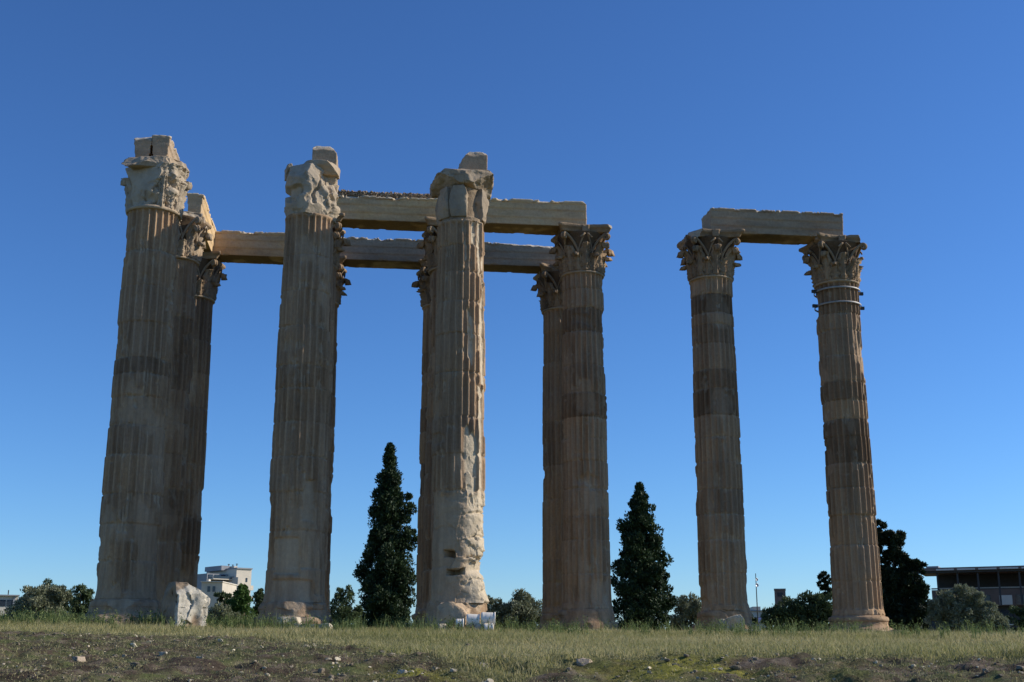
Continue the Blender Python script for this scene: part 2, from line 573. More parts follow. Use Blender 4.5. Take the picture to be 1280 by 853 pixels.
def lathe(name, parent, prof, nth, mat, seed, rough=0.02, cuts=(), tone=0.5, fresh=0.0, chip=0.0, fn=None):
    """prof: list of (z, r) sampled densely by arc length"""
    prof = np.array(prof, float)
    seg = np.concatenate([[0], np.cumsum(np.hypot(*np.diff(prof, axis=0).T))])
    n = max(8, int(seg[-1] / 0.025))
    s = np.linspace(0, seg[-1], n)
    z, r = np.interp(s, seg, prof[:, 0]), np.interp(s, seg, prof[:, 1])
    th = np.arange(nth) / nth * 2 * np.pi
    TH = np.repeat(th[:, None], n, 1)
    Z, Rr = np.repeat(z[None], nth, 0), np.repeat(r[None], nth, 0)
    P = np.stack([np.cos(TH) * Rr, np.sin(TH) * Rr, Z], -1)
    k = rough * fbm(P * 2.2, 5, seed, 0.6)
    if chip:
        k = k - chip * sst(0.18, 0.42, fbm(P * 1.1, 3, seed + 5))
    Rr = Rr + k * (Rr > 0.02)
    if fn is not None:
        Rr = fn(TH, Z, Rr, P)
    v = np.stack([np.cos(TH) * Rr, np.sin(TH) * Rr, Z], -1).reshape(-1, 3)
    fr = np.full(len(v), fresh, float)
    for c in cuts:
        v, ov = cut(v, c[0], c[1], c[2] if len(c) > 2 else 0.0, seed)
        fr = np.maximum(fr, ov * (c[3] if len(c) > 3 else 0.3))
    return mesh_np(name, v, grid_faces(nth, n, True), mat, parent, True, {'tone': tone, 'fresh': fr})


def column_base(parent, r, seed, chip=0.0, z0=-0.5, tone=0.5, nth=160, cuts=(), worn=0.6, flare=0.26):
    """attic base: two tori with a scotia between them, on a square plinth"""
    p = []
    a = np.linspace(-np.pi / 2, np.pi / 2, 12)
    p += [(0.02, 0.2), (0.02, r * 1.10)]
    p += [(0.20 + 0.17 * math.sin(t), r * 1.24 + 0.16 * math.cos(t)) for t in a]
    p += [(0.40, r * 1.20), (0.44, r * 1.15), (0.50, r * 1.12), (0.56, r * 1.13), (0.60, r * 1.16)]
    p += [(0.71 + 0.10 * math.sin(t), r * 1.14 + 0.08 * math.cos(t)) for t in a]
    p += [(0.83, r * 1.08), (0.86, r * 1.06), (0.86, r * 0.6)]
    def fn(TH, Z, Rr, P):
        cone = r * (1.04 + flare * (1 - np.clip(Z / 0.85, 0, 1) ** 0.7))
        k = worn * np.maximum(sst(-0.35, 0.25, fbm(P * 0.9, 3, seed + 40) + 0.3 * (worn - 0.5)), worn >= 1.0) * (Rr > r * 0.9)
        return Rr * (1 - k) + cone * k + 0.055 * facet(P, 1.5, seed + 41, 0.6, 0.5) * (Rr > r * 0.9) * (0.3 + worn)
    b = lathe('base_moulding', parent, p, nth, M['shaft'], seed, 0.025, cuts, tone, 0.05, chip, fn)
    v, f = weld(*box_surface(2.62 * r / 0.95, 2.62 * r / 0.95, 0.52, 0.07))
    v = v + (0.035 * fbm(v * 2.1, 4, seed + 3))[:, None] * v * np.array([0.6, 0.6, 0.2])
    for k in range(3):
        th = random.uniform(0, 6.28)
        v, _ = cut(v, (math.cos(th), math.sin(th), 0.6), 1.42 * r / 0.95, 0.1, seed + k)
    v[:, 2] += z0
    mesh_np('plinth', v, f, M['shaft'], parent, True, {'tone': tone, 'fresh': 0.06})
    return b


# ---- Corinthian capital (local z from 0 at the neck)
def bell_r(z, rn):
    t = np.clip(z / 1.62, 0, 1)
    return rn * (0.88 + 0.06 * t + 0.30 * t ** 4)


def leaf_arrays(rn, ang, h, wid, curl, rs, nu=13, nv=22, broken=False):
    u = np.linspace(-1, 1, nu)
    t = np.linspace(0, 1 if not broken else rs.uniform(0.62, 0.85), nv)
    U, T = np.meshgrid(u, t, indexing='ij')
    zc = h * np.where(T < 0.72, T / 0.72 * 0.93, 0.93 + 0.07 * np.sin((T - 0.72) / 0.28 * np.pi * 0.95) - 0.16 * np.clip((T - 0.84) / 0.16, 0, 1) ** 2)
    ro = bell_r(zc, rn) + 0.06 + 0.07 * T + curl * np.clip((T - 0.50) / 0.50, 0, 1) ** 1.7
    lob = 1 - 0.38 * np.abs(np.sin(T * np.pi * 3.6)) ** 0.6 * (np.abs(U) > 0.45)
    tap = np.where(T < 0.6, 0.86 + 0.16 * np.sin(T / 0.6 * np.pi), 0.86 - 0.55 * ((T - 0.6) / 0.4) ** 1.6)
    half = wid * tap * lob
    rel = 0.10 * (1 - U ** 2) + 0.022 * np.cos(U * np.pi * 3.0) + 0.03 * np.exp(-(U / 0.13) ** 2) - 0.05 * np.abs(np.sin(T * np.pi * 3.6)) * (np.abs(U) > 0.8)
    rel = rel + 0.020 * rs.normal(size=U.shape) - 0.045 * (np.abs(np.sin(U * np.pi * 2.0)) ** 3) * sst(0.1, 0.4, T)
    th = ang + U * half / rn
    out = []
    for off in (0.0, -0.055):
        rr = ro + rel + off
        out.append(np.stack([np.cos(th) * rr, np.sin(th) * rr, zc], -1).reshape(-1, 3))
    n = nu * nv
    v = np.concatenate(out)
    q = [grid_faces(nu, nv), grid_faces(nu, nv)[:, ::-1] + n]
    g = np.arange(n).reshape(nu, nv)
    for e in (g[0], g[-1][::-1], g[:, -1][...], g[:, 0][::-1]):
        q.append(np.stack([e[:-1], e[1:], e[1:] + n, e[:-1] + n], -1))
    return v, np.concatenate(q)


def abacus_arrays(half, thick, z, seed, cuts=(), mid=0.80, rough=0.02, prof=True):
    nth = 200
    th = np.arange(nth) / nth * 2 * np.pi
    # concave sided square with blunt corners
    a = np.abs(((th + np.pi / 4) % (np.pi / 2)) - np.pi / 4)        # 0 at side middle
    side = half * (mid + (1 - mid) * (np.tan(a)) ** 2) / np.cos(a)
    r0 = np.minimum(side, half * 1.36)
    zs = np.array([0, 0.0, 0.03, 0.10, 0.16, 0.18, 0.24, 0.30, 0.30, 0.30]) / 0.30 * thick
    sc = np.array([0.0, 0.86, 0.87, 0.90, 0.96, 0.985, 1.0, 0.985, 0.7, 0.0]) if prof else np.array([0, .9, .96, 1, 1, 1, 1, .97, .7, 0])
    zz = np.interp(np.linspace(0, 9, 46), np.arange(10), zs)
    ss = np.interp(np.linspace(0, 9, 46), np.arange(10), sc)
    Rr = r0[:, None] * ss[None]
    TH = np.repeat(th[:, None], 46, 1)
    Z = np.repeat(zz[None], nth, 0) + z
    P = np.stack([np.cos(TH) * Rr, np.sin(TH) * Rr, Z], -1)
    Rr = Rr * (1 + rough * fbm(P * 2.5, 4, seed) - 0.10 * sst(0.2, 0.42, fbm(P * 1.4, 3, seed + 4)))
    v = np.stack([np.cos(TH) * Rr, np.sin(TH) * Rr, Z + 0.02 * fbm(P * 3, 3, seed + 8)], -1).reshape(-1, 3)
    fr = np.zeros(len(v))
    for c in cuts:
        v, ov = cut(v, c[0], c[1], c[2] if len(c) > 2 else 0.08, seed)
        fr = np.maximum(fr, ov * 0.5)
    return v, grid_faces(nth, 46, True), fr


def capital(parent, z, rn, seed, cuts=(), tone=0.5, half=1.19, fresh=0.0):
    rs = np.random.default_rng(seed)
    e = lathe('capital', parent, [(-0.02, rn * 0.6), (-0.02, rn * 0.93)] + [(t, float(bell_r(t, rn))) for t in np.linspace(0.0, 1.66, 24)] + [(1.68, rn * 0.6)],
              128, M['cap'], seed, 0.03, (), max(0.05, tone - 0.38), 0.0)  # bell kept dark: shade between the leaves is put into its tone
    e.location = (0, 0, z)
    a = np.linspace(0, 2 * np.pi, 13)
    rg = lathe('astragal', e, [(-0.05 + 0.055 * math.sin(t), rn * 1.03 + 0.055 * math.cos(t)) for t in a], 128, M['cap'], seed + 1, 0.03, (), 0.75, 0.2)
    lv = MB()
    for k in range(8):
        lv.add(*leaf_arrays(rn, k * np.pi / 4 + np.pi / 8, 0.72 + rs.normal(0, 0.02), 0.33, 0.27, rs, broken=rs.random() < 0.3))
    for k in range(8):
        lv.add(*leaf_arrays(rn * 1.02, k * np.pi / 4, 1.22 + rs.normal(0, 0.02), 0.31, 0.33, rs, broken=rs.random() < 0.25))
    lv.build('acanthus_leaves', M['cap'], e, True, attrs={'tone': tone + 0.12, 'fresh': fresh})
    # corner volutes and the small inner spirals
    for k in range(4):
        mb = MB()
        ca = np.pi / 4 + k * np.pi / 2
        for sgn in (-1, 1):
            t = np.linspace(0, 1, 16)
            ang = ca + sgn * (0.42 * (1 - t) ** 1.1 + 0.035)
            rr = bell_r(0.8 + 0.75 * t, rn) + 0.05 + 0.20 * t ** 2.2
            zz = 0.72 + 0.86 * t ** 0.75
            pts = np.stack([np.cos(ang) * rr, np.sin(ang) * rr, zz], -1)
            sp = np.linspace(0, 2 * np.pi * 1.35, 22)[1:]
            q = 0.125 * (1 - sp / (2 * np.pi * 1.35) * 0.72)
            cx = rr[-1] + 0.02
            rad = np.stack([cx + q * np.sin(sp), 1.58 - 0.125 + q * np.cos(sp)], -1)
            pa = ca + sgn * 0.035
            pts2 = np.stack([np.cos(pa) * rad[:, 0], np.sin(pa) * rad[:, 0], rad[:, 1]], -1)
            allp = np.concatenate([pts, pts2])
            mb.tube(allp, np.concatenate([np.linspace(0.05, 0.062, 16), np.linspace(0.06, 0.035, 21)]), 7)
            # inner helix
            ia = k * np.pi / 2 + sgn * (0.36 - 0.30 * t)
            ir = bell_r(0.8 + 0.75 * t, rn) + 0.06 + 0.05 * t
            ip = np.stack([np.cos(ia) * ir, np.sin(ia) * ir, 0.78 + 0.74 * t ** 0.8], -1)
            sa = np.linspace(0, 2 * np.pi * 1.1, 14)[1:]
            ang2 = ia[-1] + sgn * (0.10 - 0.10 * np.cos(sa) * (1 - sa / 9))
            ip2 = np.stack([np.cos(ang2) * (ir[-1] + 0.01), np.sin(ang2) * (ir[-1] + 0.01), 1.52 - 0.10 + 0.10 * (1 - sa / 9) * np.cos(sa) - 0.0 * sa], -1)
            mb.tube(np.concatenate([ip, ip2]), 0.038, 6)
        mb.build('volute', M['cap'], e, True, attrs={'tone': tone + 0.1, 'fresh': fresh})
    v, q, fr = abacus_arrays(half, 0.30, 1.65, seed + 2, cuts)
    mesh_np('abacus', v, q, M['cap'], e, True, {'tone': tone + 0.08, 'fresh': np.maximum(fr, 0.05)})
    for k in range(4):
        c, s_ = math.cos(k * np.pi / 2), math.sin(k * np.pi / 2)
        rr = half * 0.78
        bv, bf = weld(*box_surface(0.14, 0.30, 0.30, 0.05))
        bv = bv * (1 + 0.25 * fbm(bv * 9, 3, seed + k))[:, None]
        x = bv[:, 0] + rr
        bv = np.stack([c * x - s_ * bv[:, 1], s_ * x + c * bv[:, 1], bv[:, 2] + 1.62], -1)
        mesh_np('fleuron', bv, bf, M['cap'], e, True, {'tone': tone, 'fresh': fresh})
    return e


def broken_capital_leftmost(parent, z, rn):
    """battered capital: one smooth broken face to the left, leaf stumps to the right, a ragged abacus"""
    def fn(TH, Z, Rr, P):
        leaf = np.abs(np.cos(TH * 4)) ** 0.7
        tier = np.exp(-((Z - 0.55) / 0.22) ** 2) + 0.9 * np.exp(-((Z - 1.12) / 0.25) ** 2)
        right = sst(-0.5, 0.5, np.cos(TH + 0.35))
        k = Rr + tier * (0.04 + 0.15 * leaf * right) + (0.03 + 0.10 * right) * facet(P, 2.6, 301, 0.7, 0.5) + (0.02 + 0.04 * right) * facet(P, 5.5, 302, 0.7, 0.5)
        return k - right * 0.13 * sst(0.1, 0.35, fbm(P * 3.1, 4, 305)) * (Z > 0.1)
    e = lathe('capital', parent, [(-0.02, 0.4), (-0.02, rn * 0.96)] + [(t, float(bell_r(t, rn)) + 0.02) for t in np.linspace(0, 1.64, 40)] + [(1.66, 0.5)],
              260, M['cap'], 300, 0.03, [((-0.45, -0.85, 0.16), 0.95, 0.05, 0.12)], 0.66, 0.45, 0, fn)
    e.location = (0, 0, z)
    a = np.linspace(0, 2 * np.pi, 13)
    lathe('astragal', e, [(-0.03 + 0.07 * math.sin(t), rn * 1.03 + 0.06 * math.cos(t)) for t in a], 128, M['cap'], 303, 0.05, (), 0.7, 0.3, 0.05)
    v, q, fr = abacus_arrays(1.20, 0.42, 1.50, 310, [((1, -0.75, 0.15), 1.10, 0.15), ((0.1, -1, 0.25), 1.28, 0.10), ((1, 0.6, 0.2), 1.42, 0.12), ((-0.3, -1, 0.9), 1.85, 0.12)], 0.84, 0.05)
    mesh_np('abacus', v, q, M['cap'], e, True, {'tone': 0.6, 'fresh': np.maximum(fr * 0.6, 0.22)})
    rs = np.random.default_rng(5)
    lv = MB()
    for ang, h, br in ((3.35, 1.22, False), (3.0, 0.95, True), (-0.35, 1.22, True), (0.05, 0.76, True), (-0.75, 0.76, True), (-1.15, 1.20, True), (0.45, 1.22, True), (-0.02, 1.26, False)):
        lv.add(*leaf_arrays(rn * 0.99, ang, h, 0.25, 0.13, rs, broken=br))
    lv.build('acanthus_leaves', M['cap'], e, True, attrs={'tone': 0.55, 'fresh': 0.40})
    return e


def broken_capital_middle(parent, z, rn):
    """lump of a capital that has lost its abacus and nearly all its leaves"""
    def fn(TH, Z, Rr, P):
        right = sst(-0.4, 0.6, np.cos(TH + 0.4))
        k = Rr + 0.15 * fbm(P * 1.2, 3, 321, 0.4) + (0.05 + 0.09 * right) * facet(P, 1.7, 323, 0.8, 0.3) + (0.012 + 0.035 * right) * facet(P, 5.0, 324, 0.7, 0.5)
        # leaf stumps left as ridges on the right, deep pockets between them
        ridge = np.abs(np.sin(TH * 5 + 2.2 * fbm(P * np.array([1, 1, 1.6]), 3, 327)))
        k = k - 0.13 * right * sst(0.55, 0.15, ridge) * sst(0.25, 0.5, Z) * sst(1.75, 1.4, Z)
        k = k - 0.20 * sst(0.16, 0.28, fbm(P * np.array([1.6, 1.6, 1.3]), 2, 329)) * (Z > 0.35)
        return k
    pr = [(-0.02, 0.4), (-0.02, rn * 1.0), (0.12, rn * 1.03), (0.32, rn * 1.11), (0.8, rn * 1.12), (1.2, rn * 1.10), (1.55, rn * 1.12), (1.8, rn * 1.10), (1.98, rn * 1.0), (2.0, 0.35)]
    cuts = [((-0.5, -0.8, 0.55), 1.52, 0.06, 0.15), ((0.75, -0.6, 0.35), 1.36, 0.05, 0.4), ((0.2, -1, -0.3), 0.92, 0.05, 0.2), ((-1, -0.15, 0.15), 1.08, 0.06, 0.12),
            ((0.95, -0.2, -0.2), 0.98, 0.03, 0.4), ((-0.3, -0.9, -0.1), 0.93, 0.03, 0.1), ((0.1, -0.6, 1), 2.02, 0.06, 0.2), ((0.45, -0.9, -0.4), 0.72, 0.03, 0.25), ((-0.85, -0.5, -0.3), 0.84, 0.03, 0.1), ((0.5, -0.85, 0.25), 1.13, 0.03, 0.3)]
    e = lathe('capital', parent, pr, 260, M['cap'], 320, 0.04, cuts, 0.70, 0.45, 0, fn)
    e.location = (0, 0, z)
    # a shard of the abacus corner still stands up at the back left, another over the front
    for i, (L, W, H, loc, rz) in enumerate(((0.24, 0.75, 0.42, (-0.83, 0.1, 1.66), 0.2), (1.25, 0.8, 0.46, (0.32, -0.30, 1.62), -0.22))):
        v, f = weld(*box_surface(L, W, H, 0.035))
        v = v + (0.07 * fbm(v * 2.7, 4, 340 + i))[:, None] * np.sign(v + 1e-6) * np.array([1, 1, 0.5])
        v, o1 = cut(v, (0.3, -1, -0.8), 0.14, 0.06, 5 + i)
        v, o2 = cut(v, (1, -0.3, 0.5), 0.62 if i else 0.3, 0.06, 8 + i)
        v, o3 = cut(v, (-1, -0.6, 0.9), 0.70 if i else 0.42, 0.06, 9 + i)
        o = mesh_np('abacus_fragment', v, f, M['cap'], e, True, {'tone': 0.62, 'fresh': 0.32}, loc)
        o.rotation_euler = (0, 0, rz)
    return e


def broken_capital_right(parent, z, rn):
    """worn capital: bare upright leaf blocks under a ragged overhanging slab"""
    e = lathe('capital', parent, [(-0.02, 0.4), (-0.02, rn * 0.98), (0.12, rn * 0.98), (0.2, rn * 0.80), (0.8, rn * 0.78), (1.35, rn * 0.84), (1.40, 0.4)], 160, M['cap'], 350, 0.05, (), 0.58, 0.1)
    e.location = (0, 0, z)
    mb = MB()
    # (angle, width, height, thickness, top lean)
    for k, (ang, wd, ht, tk, ln) in enumerate(((-1.76, 0.62, 1.20, 0.42, 0.03), (-0.36, 0.44, 1.24, 0.46, 0.08), (0.2, 0.5, 1.1, 0.34, 0.06), (0.95, 0.55, 1.2, 0.36, 0.05),
                                               (1.75, 0.6, 1.2, 0.36, 0.05), (2.55, 0.6, 1.2, 0.36, 0.05), (-2.50, 0.60, 1.15, 0.40, 0.05))):
        v, f = weld(*box_surface(tk, wd, ht, 0.04))
        zt = v[:, 2] / ht
        v[:, 1] *= 0.88 + 0.14 * np.sin(np.clip(zt, 0, 1) * np.pi) ** 0.6
        v[:, 0] = v[:, 0] * (0.75 + 0.25 * np.sqrt(np.clip(1 - (v[:, 1] / (wd * 0.52)) ** 2, 0, 1))) + 0.07 * np.sin(zt * np.pi) ** 1.2 + ln * zt
        v = v + np.sign(v) * (0.03 * fbm(v * 2.2 + k * 7, 5, 360 + k) + 0.05 * facet(v + k * 3, 2.6, 361, 0.7, 0.5))[:, None] * np.array([1.0, 0.9, 0.2])
        v[:, 1] *= 1.0 - 0.22 * sst(0.6, 1.0, v[:, 2] / ht)
        v, _ = cut(v, (0.9, random.uniform(-0.3, 0.3), 0.05), 0.29, 0.04, k)
        if k == 4:
            v, _ = cut(v, (0.9, 0.4, 0.6), 0.72, 0.05, k)
        x = v[:, 0] + rn * 0.80
        c, s_ = math.cos(ang), math.sin(ang)
        mb.add(np.stack([c * x - s_ * v[:, 1], s_ * x + c * v[:, 1], v[:, 2] + 0.10], -1), f)
    mb.build('acanthus_leaves', M['cap'], e, True, attrs={'tone': 0.64, 'fresh': 0.25})
    v, f = weld(*box_surface(2.26, 2.1, 0.72, 0.04))
    v = v + (0.05 * fbm(v * 1.9, 4, 371) + 0.085 * facet(v, 1.7, 372, 0.7, 0.5) + 0.03 * facet(v, 4.2, 373, 0.7, 0.4))[:, None] * np.array([1, 1, 0.75]) * np.sign(v - np.array([0, 0, 0.36]))
    for n, d, rg in (((-1, -0.25, 1.15), 1.02, 0.10), ((-0.75, -0.5, -1), 0.42, 0.10), ((0.8, -0.4, -1), 0.44, 0.12), ((0.35, -1, 0.15), 1.06, 0.10), ((0.9, -0.2, 0.9), 1.22, 0.10),
                     ((-0.5, -1, 0.2), 1.12, 0.08), ((0.1, -0.8, -1), 0.58, 0.1), ((0, 1, -0.9), 0.5, 0.1), ((0, -0.5, 1), 0.92, 0.06)):
        v, _ = cut(v, n, d, rg, 380)
    mesh_np('abacus', v, f, M['cap'], e, True, {'tone': 0.64, 'fresh': np.clip(0.30 + 0.25 * facet(v, 1.7, 372, 0.7, 0.5), 0, 1)}, (0.02, 0, 1.30))
    return e


def special_right(TH, Z, P, r, Rr, fresh, tone, seed):
    """the front right column: bare lumpy core low down, long spalls up its right side, two square sockets"""
    side = np.angle(np.exp(1j * (TH + 0.75)))        # 0 = towards the right front
    n1 = fbm(P * np.array([1.3, 1.3, 1.0]), 4, 501)
    low = sst(4.75, 4.4, Z + 0.35 * facet(P, 1.4, 502))
    fac = facet(P * np.array([1, 1, 1.25]), 1.15, 503, 0.75, 0.30) + 0.45 * facet(P * np.array([1, 1, 1.5]), 2.9, 504, 0.7, 0.35) + 0.2 * fbm(P * 5, 4, 506)
    rgt = sst(1.35, 0.3, np.abs(side - 0.15))
    body = Rr - 0.09 + fac * (0.04 + 0.075 * rgt)
    # coarse horizontal courses on the broken right side
    course = np.abs(np.sin(Z * 4.1 + 1.3 * n1))
    body = body - 0.075 * sst(0.22, 0.03, course) * rgt
    notch = 0.17 * sst(0.36, 0.10, np.abs(Z - 2.08 + 0.12 * fac)) * sst(1.25, 0.5, np.abs(np.angle(np.exp(1j * (TH + 0.35)))))
    foot = np.exp(-((Z - 0.9) / 0.7) ** 2) * 0.16 * sst(0.9, 0.2, np.abs(side - 0.3))
    r = r * (1 - low) + (body - notch + foot) * low
    tone = tone * (1 - low) + low * (0.62 + 0.25 * fac)
    fresh = np.maximum(fresh, low * (0.26 + 0.60 * sst(1.0, 0.35, np.abs(side - 0.1))))
    # spalls: flutes lost in long upright strips on the right front
    def strip(a0, hw, z0, z1, sd):
        t_ = np.angle(np.exp(1j * (TH - a0)))
        wob = 0.55 * fbm(P * np.array([2.4, 2.4, 0.5]), 3, sd)
        zz = Z + 0.7 * fbm(P * np.array([5, 5, 0.4]), 2, sd + 1)
        return sst(hw, hw * 0.6, np.abs(t_ + hw * wob)) * sst(z0, z0 + 0.08, zz) * sst(z1, z1 - 0.12, zz)
    sp = strip(-1.12, 0.30, 4.3, 6.9, 511)
    for a in ((-0.60, 0.22, 4.3, 8.3, 514), (-1.22, 0.14, 9.3, 11.3, 517), (-0.42, 0.22, 8.2, 12.4, 521), (-1.05, 0.14, 13.4, 15.0, 524), (-0.72, 0.12, 12.6, 15.0, 527), (-0.35, 0.15, 12.9, 15.0, 531), (-1.45, 0.07, 12.9, 13.8, 535)):
        sp = np.maximum(sp, strip(*a))
    r = r * (1 - sp) + sp * (Rr - 0.115 + 0.05 * facet(P * np.array([1, 1, 0.7]), 3.0, 519, 0.6, 0.4))
    fresh = np.maximum(fresh, sp * (0.55 + 0.3 * sst(1.15, 0.6, np.abs(side))))
    # square sockets cut into the core
    for (t0, z0, dt, dz) in ((-1.98, 2.48, 0.26, 0.15), (-1.72, 1.86, 0.36, 0.10)):
        t_ = np.angle(np.exp(1j * (TH - t0)))
        k = sst(dt, dt - 0.035, np.abs(t_ + 0.08 * n1)) * sst(dz, dz - 0.03, np.abs(Z - z0 + 0.1 * n1))
        r = r - 0.62 * k
    return r, fresh, tone


def special_broken_foot(TH, Z, P, r, Rr, fresh, tone, seed):
    """flat spalled panels near the foot"""
    for (t0, z0, dt, dz, dep, fr) in ((-1.85, 2.35, 0.55, 0.62, 0.075, 0.30), (-1.6, 1.1, 0.8, 0.5, 0.06, 0.18), (-1.1, 4.2, 0.30, 0.7, 0.06, 0.2)):
        t_ = np.angle(np.exp(1j * (TH - t0 + 0.15 * fbm(P * 1.2, 3, seed + 200))))
        k = sst(dt, dt - 0.12, np.abs(t_)) * sst(dz, dz - 0.04, np.abs(Z - z0 + 0.08 * fbm(P * 1.5, 3, seed + 201)))
        r = r * (1 - k) + k * (Rr - 0.075 - dep + 0.02 * fbm(P * 2, 4, seed + 202))
        fresh = np.maximum(fresh, k * fr)
    return r, fresh, tone


GC = 'standing columns of the ruined temple'
D = 0.5
drumsE = [(0.85, .55), (2.2, .52), (3.5, .44), (4.4, .52), (5.5, .5), (6.6, .6), (7.5, .60), (8.35, .17), (9.35, .36), (10.5, .45), (11.9, .20), (12.9, .56), (13.7, .45)]
drumsF = [(0.85, .55), (2.3, .52), (3.6, .52), (4.6, .36), (5.6, .5), (6.7, .55), (7.7, .58), (8.6, .16), (9.7, .24), (10.5, .5), (11.6, .34), (12.4, .46), (12.9, .12), (13.7, .62)]
drumsG = [(0.85, .60), (2.2, .55), (3.6, .52), (4.8, .42), (5.9, .34), (6.9, .14), (8.0, .18), (8.7, .64), (9.5, .22), (10.3, .42), (11.4, .48), (12.5, .52), (13.2, .28)]
drumsA = [(0.85, .46), (2.1, .5), (3.3, .48), (4.3, .56), (5.6, .42), (6.6, .48), (7.6, .45), (8.4, .24), (8.95, .45), (10.2, .44), (11.5, .5), (12.8, .55)]
drumsC = [(0.85, .55), (1.95, .64), (3.2, .52), (4.5, .50), (5.7, .52), (6.9, .44), (8.1, .34), (8.9, .48), (10.3, .52), (11.6, .5), (12.9, .5)]
drumsD = [(0.85, .62), (2.0, .62), (3.4, .6), (4.6, .58), (5.9, .44), (7.2, .50), (8.8, .52), (10.2, .54), (11.4, .52), (12.5, .46), (13.5, .62)]
# col, row, ground offset, r bottom, r top, capital kind, drums, resolution, label
COLS = [
    (0, 0, 0.06, 1.00, 0.895, 'A', drumsA, 2, 'leftmost tall fluted column, carrying two upright block ends on its battered capital'),
    (1, 0, 0.0, 1.00, 0.870, 'C', drumsC, 2, 'tall grey column with a shapeless lump of a capital under one rounded block'),
    (2, 0, 0.0, 0.97, 0.855, 'D', drumsD, 2, 'tall column with lumpy eroded foot and sunlit right side, beside the white floodlights'),
    (0, 1, 0.04, 0.95, 0.835, 'x', None, 1, 'dark column close behind the leftmost one, its capital the upper of two there'),
    (1, 1, 0.0, 0.93, 0.830, 'x', None, 1, 'column almost hidden behind the lump-capital column, under the crusted upper beam'),
    (2, 1, 0.0, 0.95, 0.835, 'x', None, 1, 'dark column peeping out left of the lumpy-footed column, under the upper beams'),
    (3, 1, 0.0, 0.945, 0.835, 'x', drumsE, 2, 'banded fluted column with leafy capital at the right end of the long upper beam'),
    (4, 1, -0.04, 0.965, 0.860, 'F', drumsF, 2, 'dark banded column under the left end of the detached beam, sky on both sides'),
    (5, 1, -0.20, 0.975, 0.885, 'G', drumsG, 2, 'rightmost fluted column with two metal straps below its leafy capital'),
    (0, 2, 0.03, 0.95, 0.835, 'x', None, 1, 'dark rear column behind the leftmost pair, under the left end of the lower beam'),
    (1, 2, 0.0, 0.93, 0.830, 'x', None, 1, 'rear column behind the lump-capital column, only its dark capital leaves showing'),
    (2, 2, 0.0, 0.93, 0.830, 'x', None, 1, 'rear column with dark leafy capital left of the lumpy-footed column, under the lower beam'),
    (3, 2, 0.0, 0.945, 0.835, 'x', None, 1, 'shaded rear column half hidden left of the banded column, under the lower beam end'),
]
for n, (i, j, dz, rb, rt, kind, drums, res, label) in enumerate(COLS):
    t = thing('column', label, 'column', (i * SX, j * SY, dz), 0.0, GC)
    top = HC - dz
    seed = 1000 + n * 17
    capz = top - CAP_H
    nth, dzr = (288, 0.034) if res == 2 else (216, 0.05)
    sp = {'D': special_right, 'C': special_broken_foot}.get(kind)
    wear = {'A': 0.05, 'C': 0.06, 'D': 0.0, 'F': -0.06, 'G': -0.04}.get(kind, -0.02)
    sh = shaft(t, BASE_H, capz, rb, rt, seed, nth, dzr, drums, {'A': 4.5, 'C': 3.6, 'x': 2.6, 'F': 1.8, 'G': 0.9}.get(kind, 2.0), wear, sp)
    chip = {'A': 0.10, 'C': 0.16, 'D': 0.25, 'G': 0.03}.get(kind, 0.10)
    cuts = [((-0.2, -1, 0.1), 0.98, 0.12), ((-0.9, -0.5, 0.1), 1.02, 0.10), ((0.6, -0.8, 0.35), 1.12, 0.16), ((1, 0.1, 0.5), 1.22, 0.12)] if kind == 'D' else ([((0.1, -1, 0.3), 1.22, 0.08)] if kind in 'AC' else ())
    column_base(t, rb, seed + 5, chip, -0.5, 0.55, 160, cuts, {'G': 0.15, 'D': 1.0}.get(kind, 0.85), 0.10 if kind == 'D' else 0.26)
    rn = rt - 0.015
    if kind == 'A':
        broken_capital_leftmost(t, capz, rn)
    elif kind == 'C':
        broken_capital_middle(t, capz, rn)
    elif kind == 'D':
        broken_capital_right(t, capz, rn)
    else:
        cu = {'F': [((-1, -0.75, 0.2), 1.42, 0.1)], 'G': [((1, -0.2, 0.3), 1.40, 0.06)]}.get(kind, [])
        if n == 6:
            cu = [((1, -1, 0.5), 2.0, 0.06)]
        if n == 3:
            cu = [((0.4, -1, 0.2), 1.02, 0.1)]
        capital(t, capz, rn, seed + 9, cu, 0.42 if kind in 'FG' else 0.5, 1.19 if kind != 'F' else 1.25, 0.25 if n == 3 else 0.04)
    if kind == 'G':
        for zb in (capz - 0.34, capz - 0.98):
            a = np.linspace(0, 2 * np.pi, 5)[:5]
            rr = rt + 0.05 + (capz - zb) * 0.006
            b = lathe('strap', t, [(zb - 0.04, rr), (zb - 0.04, rr + 0.03), (zb + 0.04, rr + 0.03), (zb + 0.04, rr), (zb - 0.04, rr)], 96, M['steel'], 1, 0.0)
            for ang in ((0.35, 3.6) if zb < capz else ()):
                mb = MB()
                mb.box(rr, rr + 0.22, -0.05, 0.05, zb - 0.07, zb + 0.06)
                k = mb.build('clamp', M['iron'], b)
                k.rotation_euler = (0, 0, ang - 0.35)


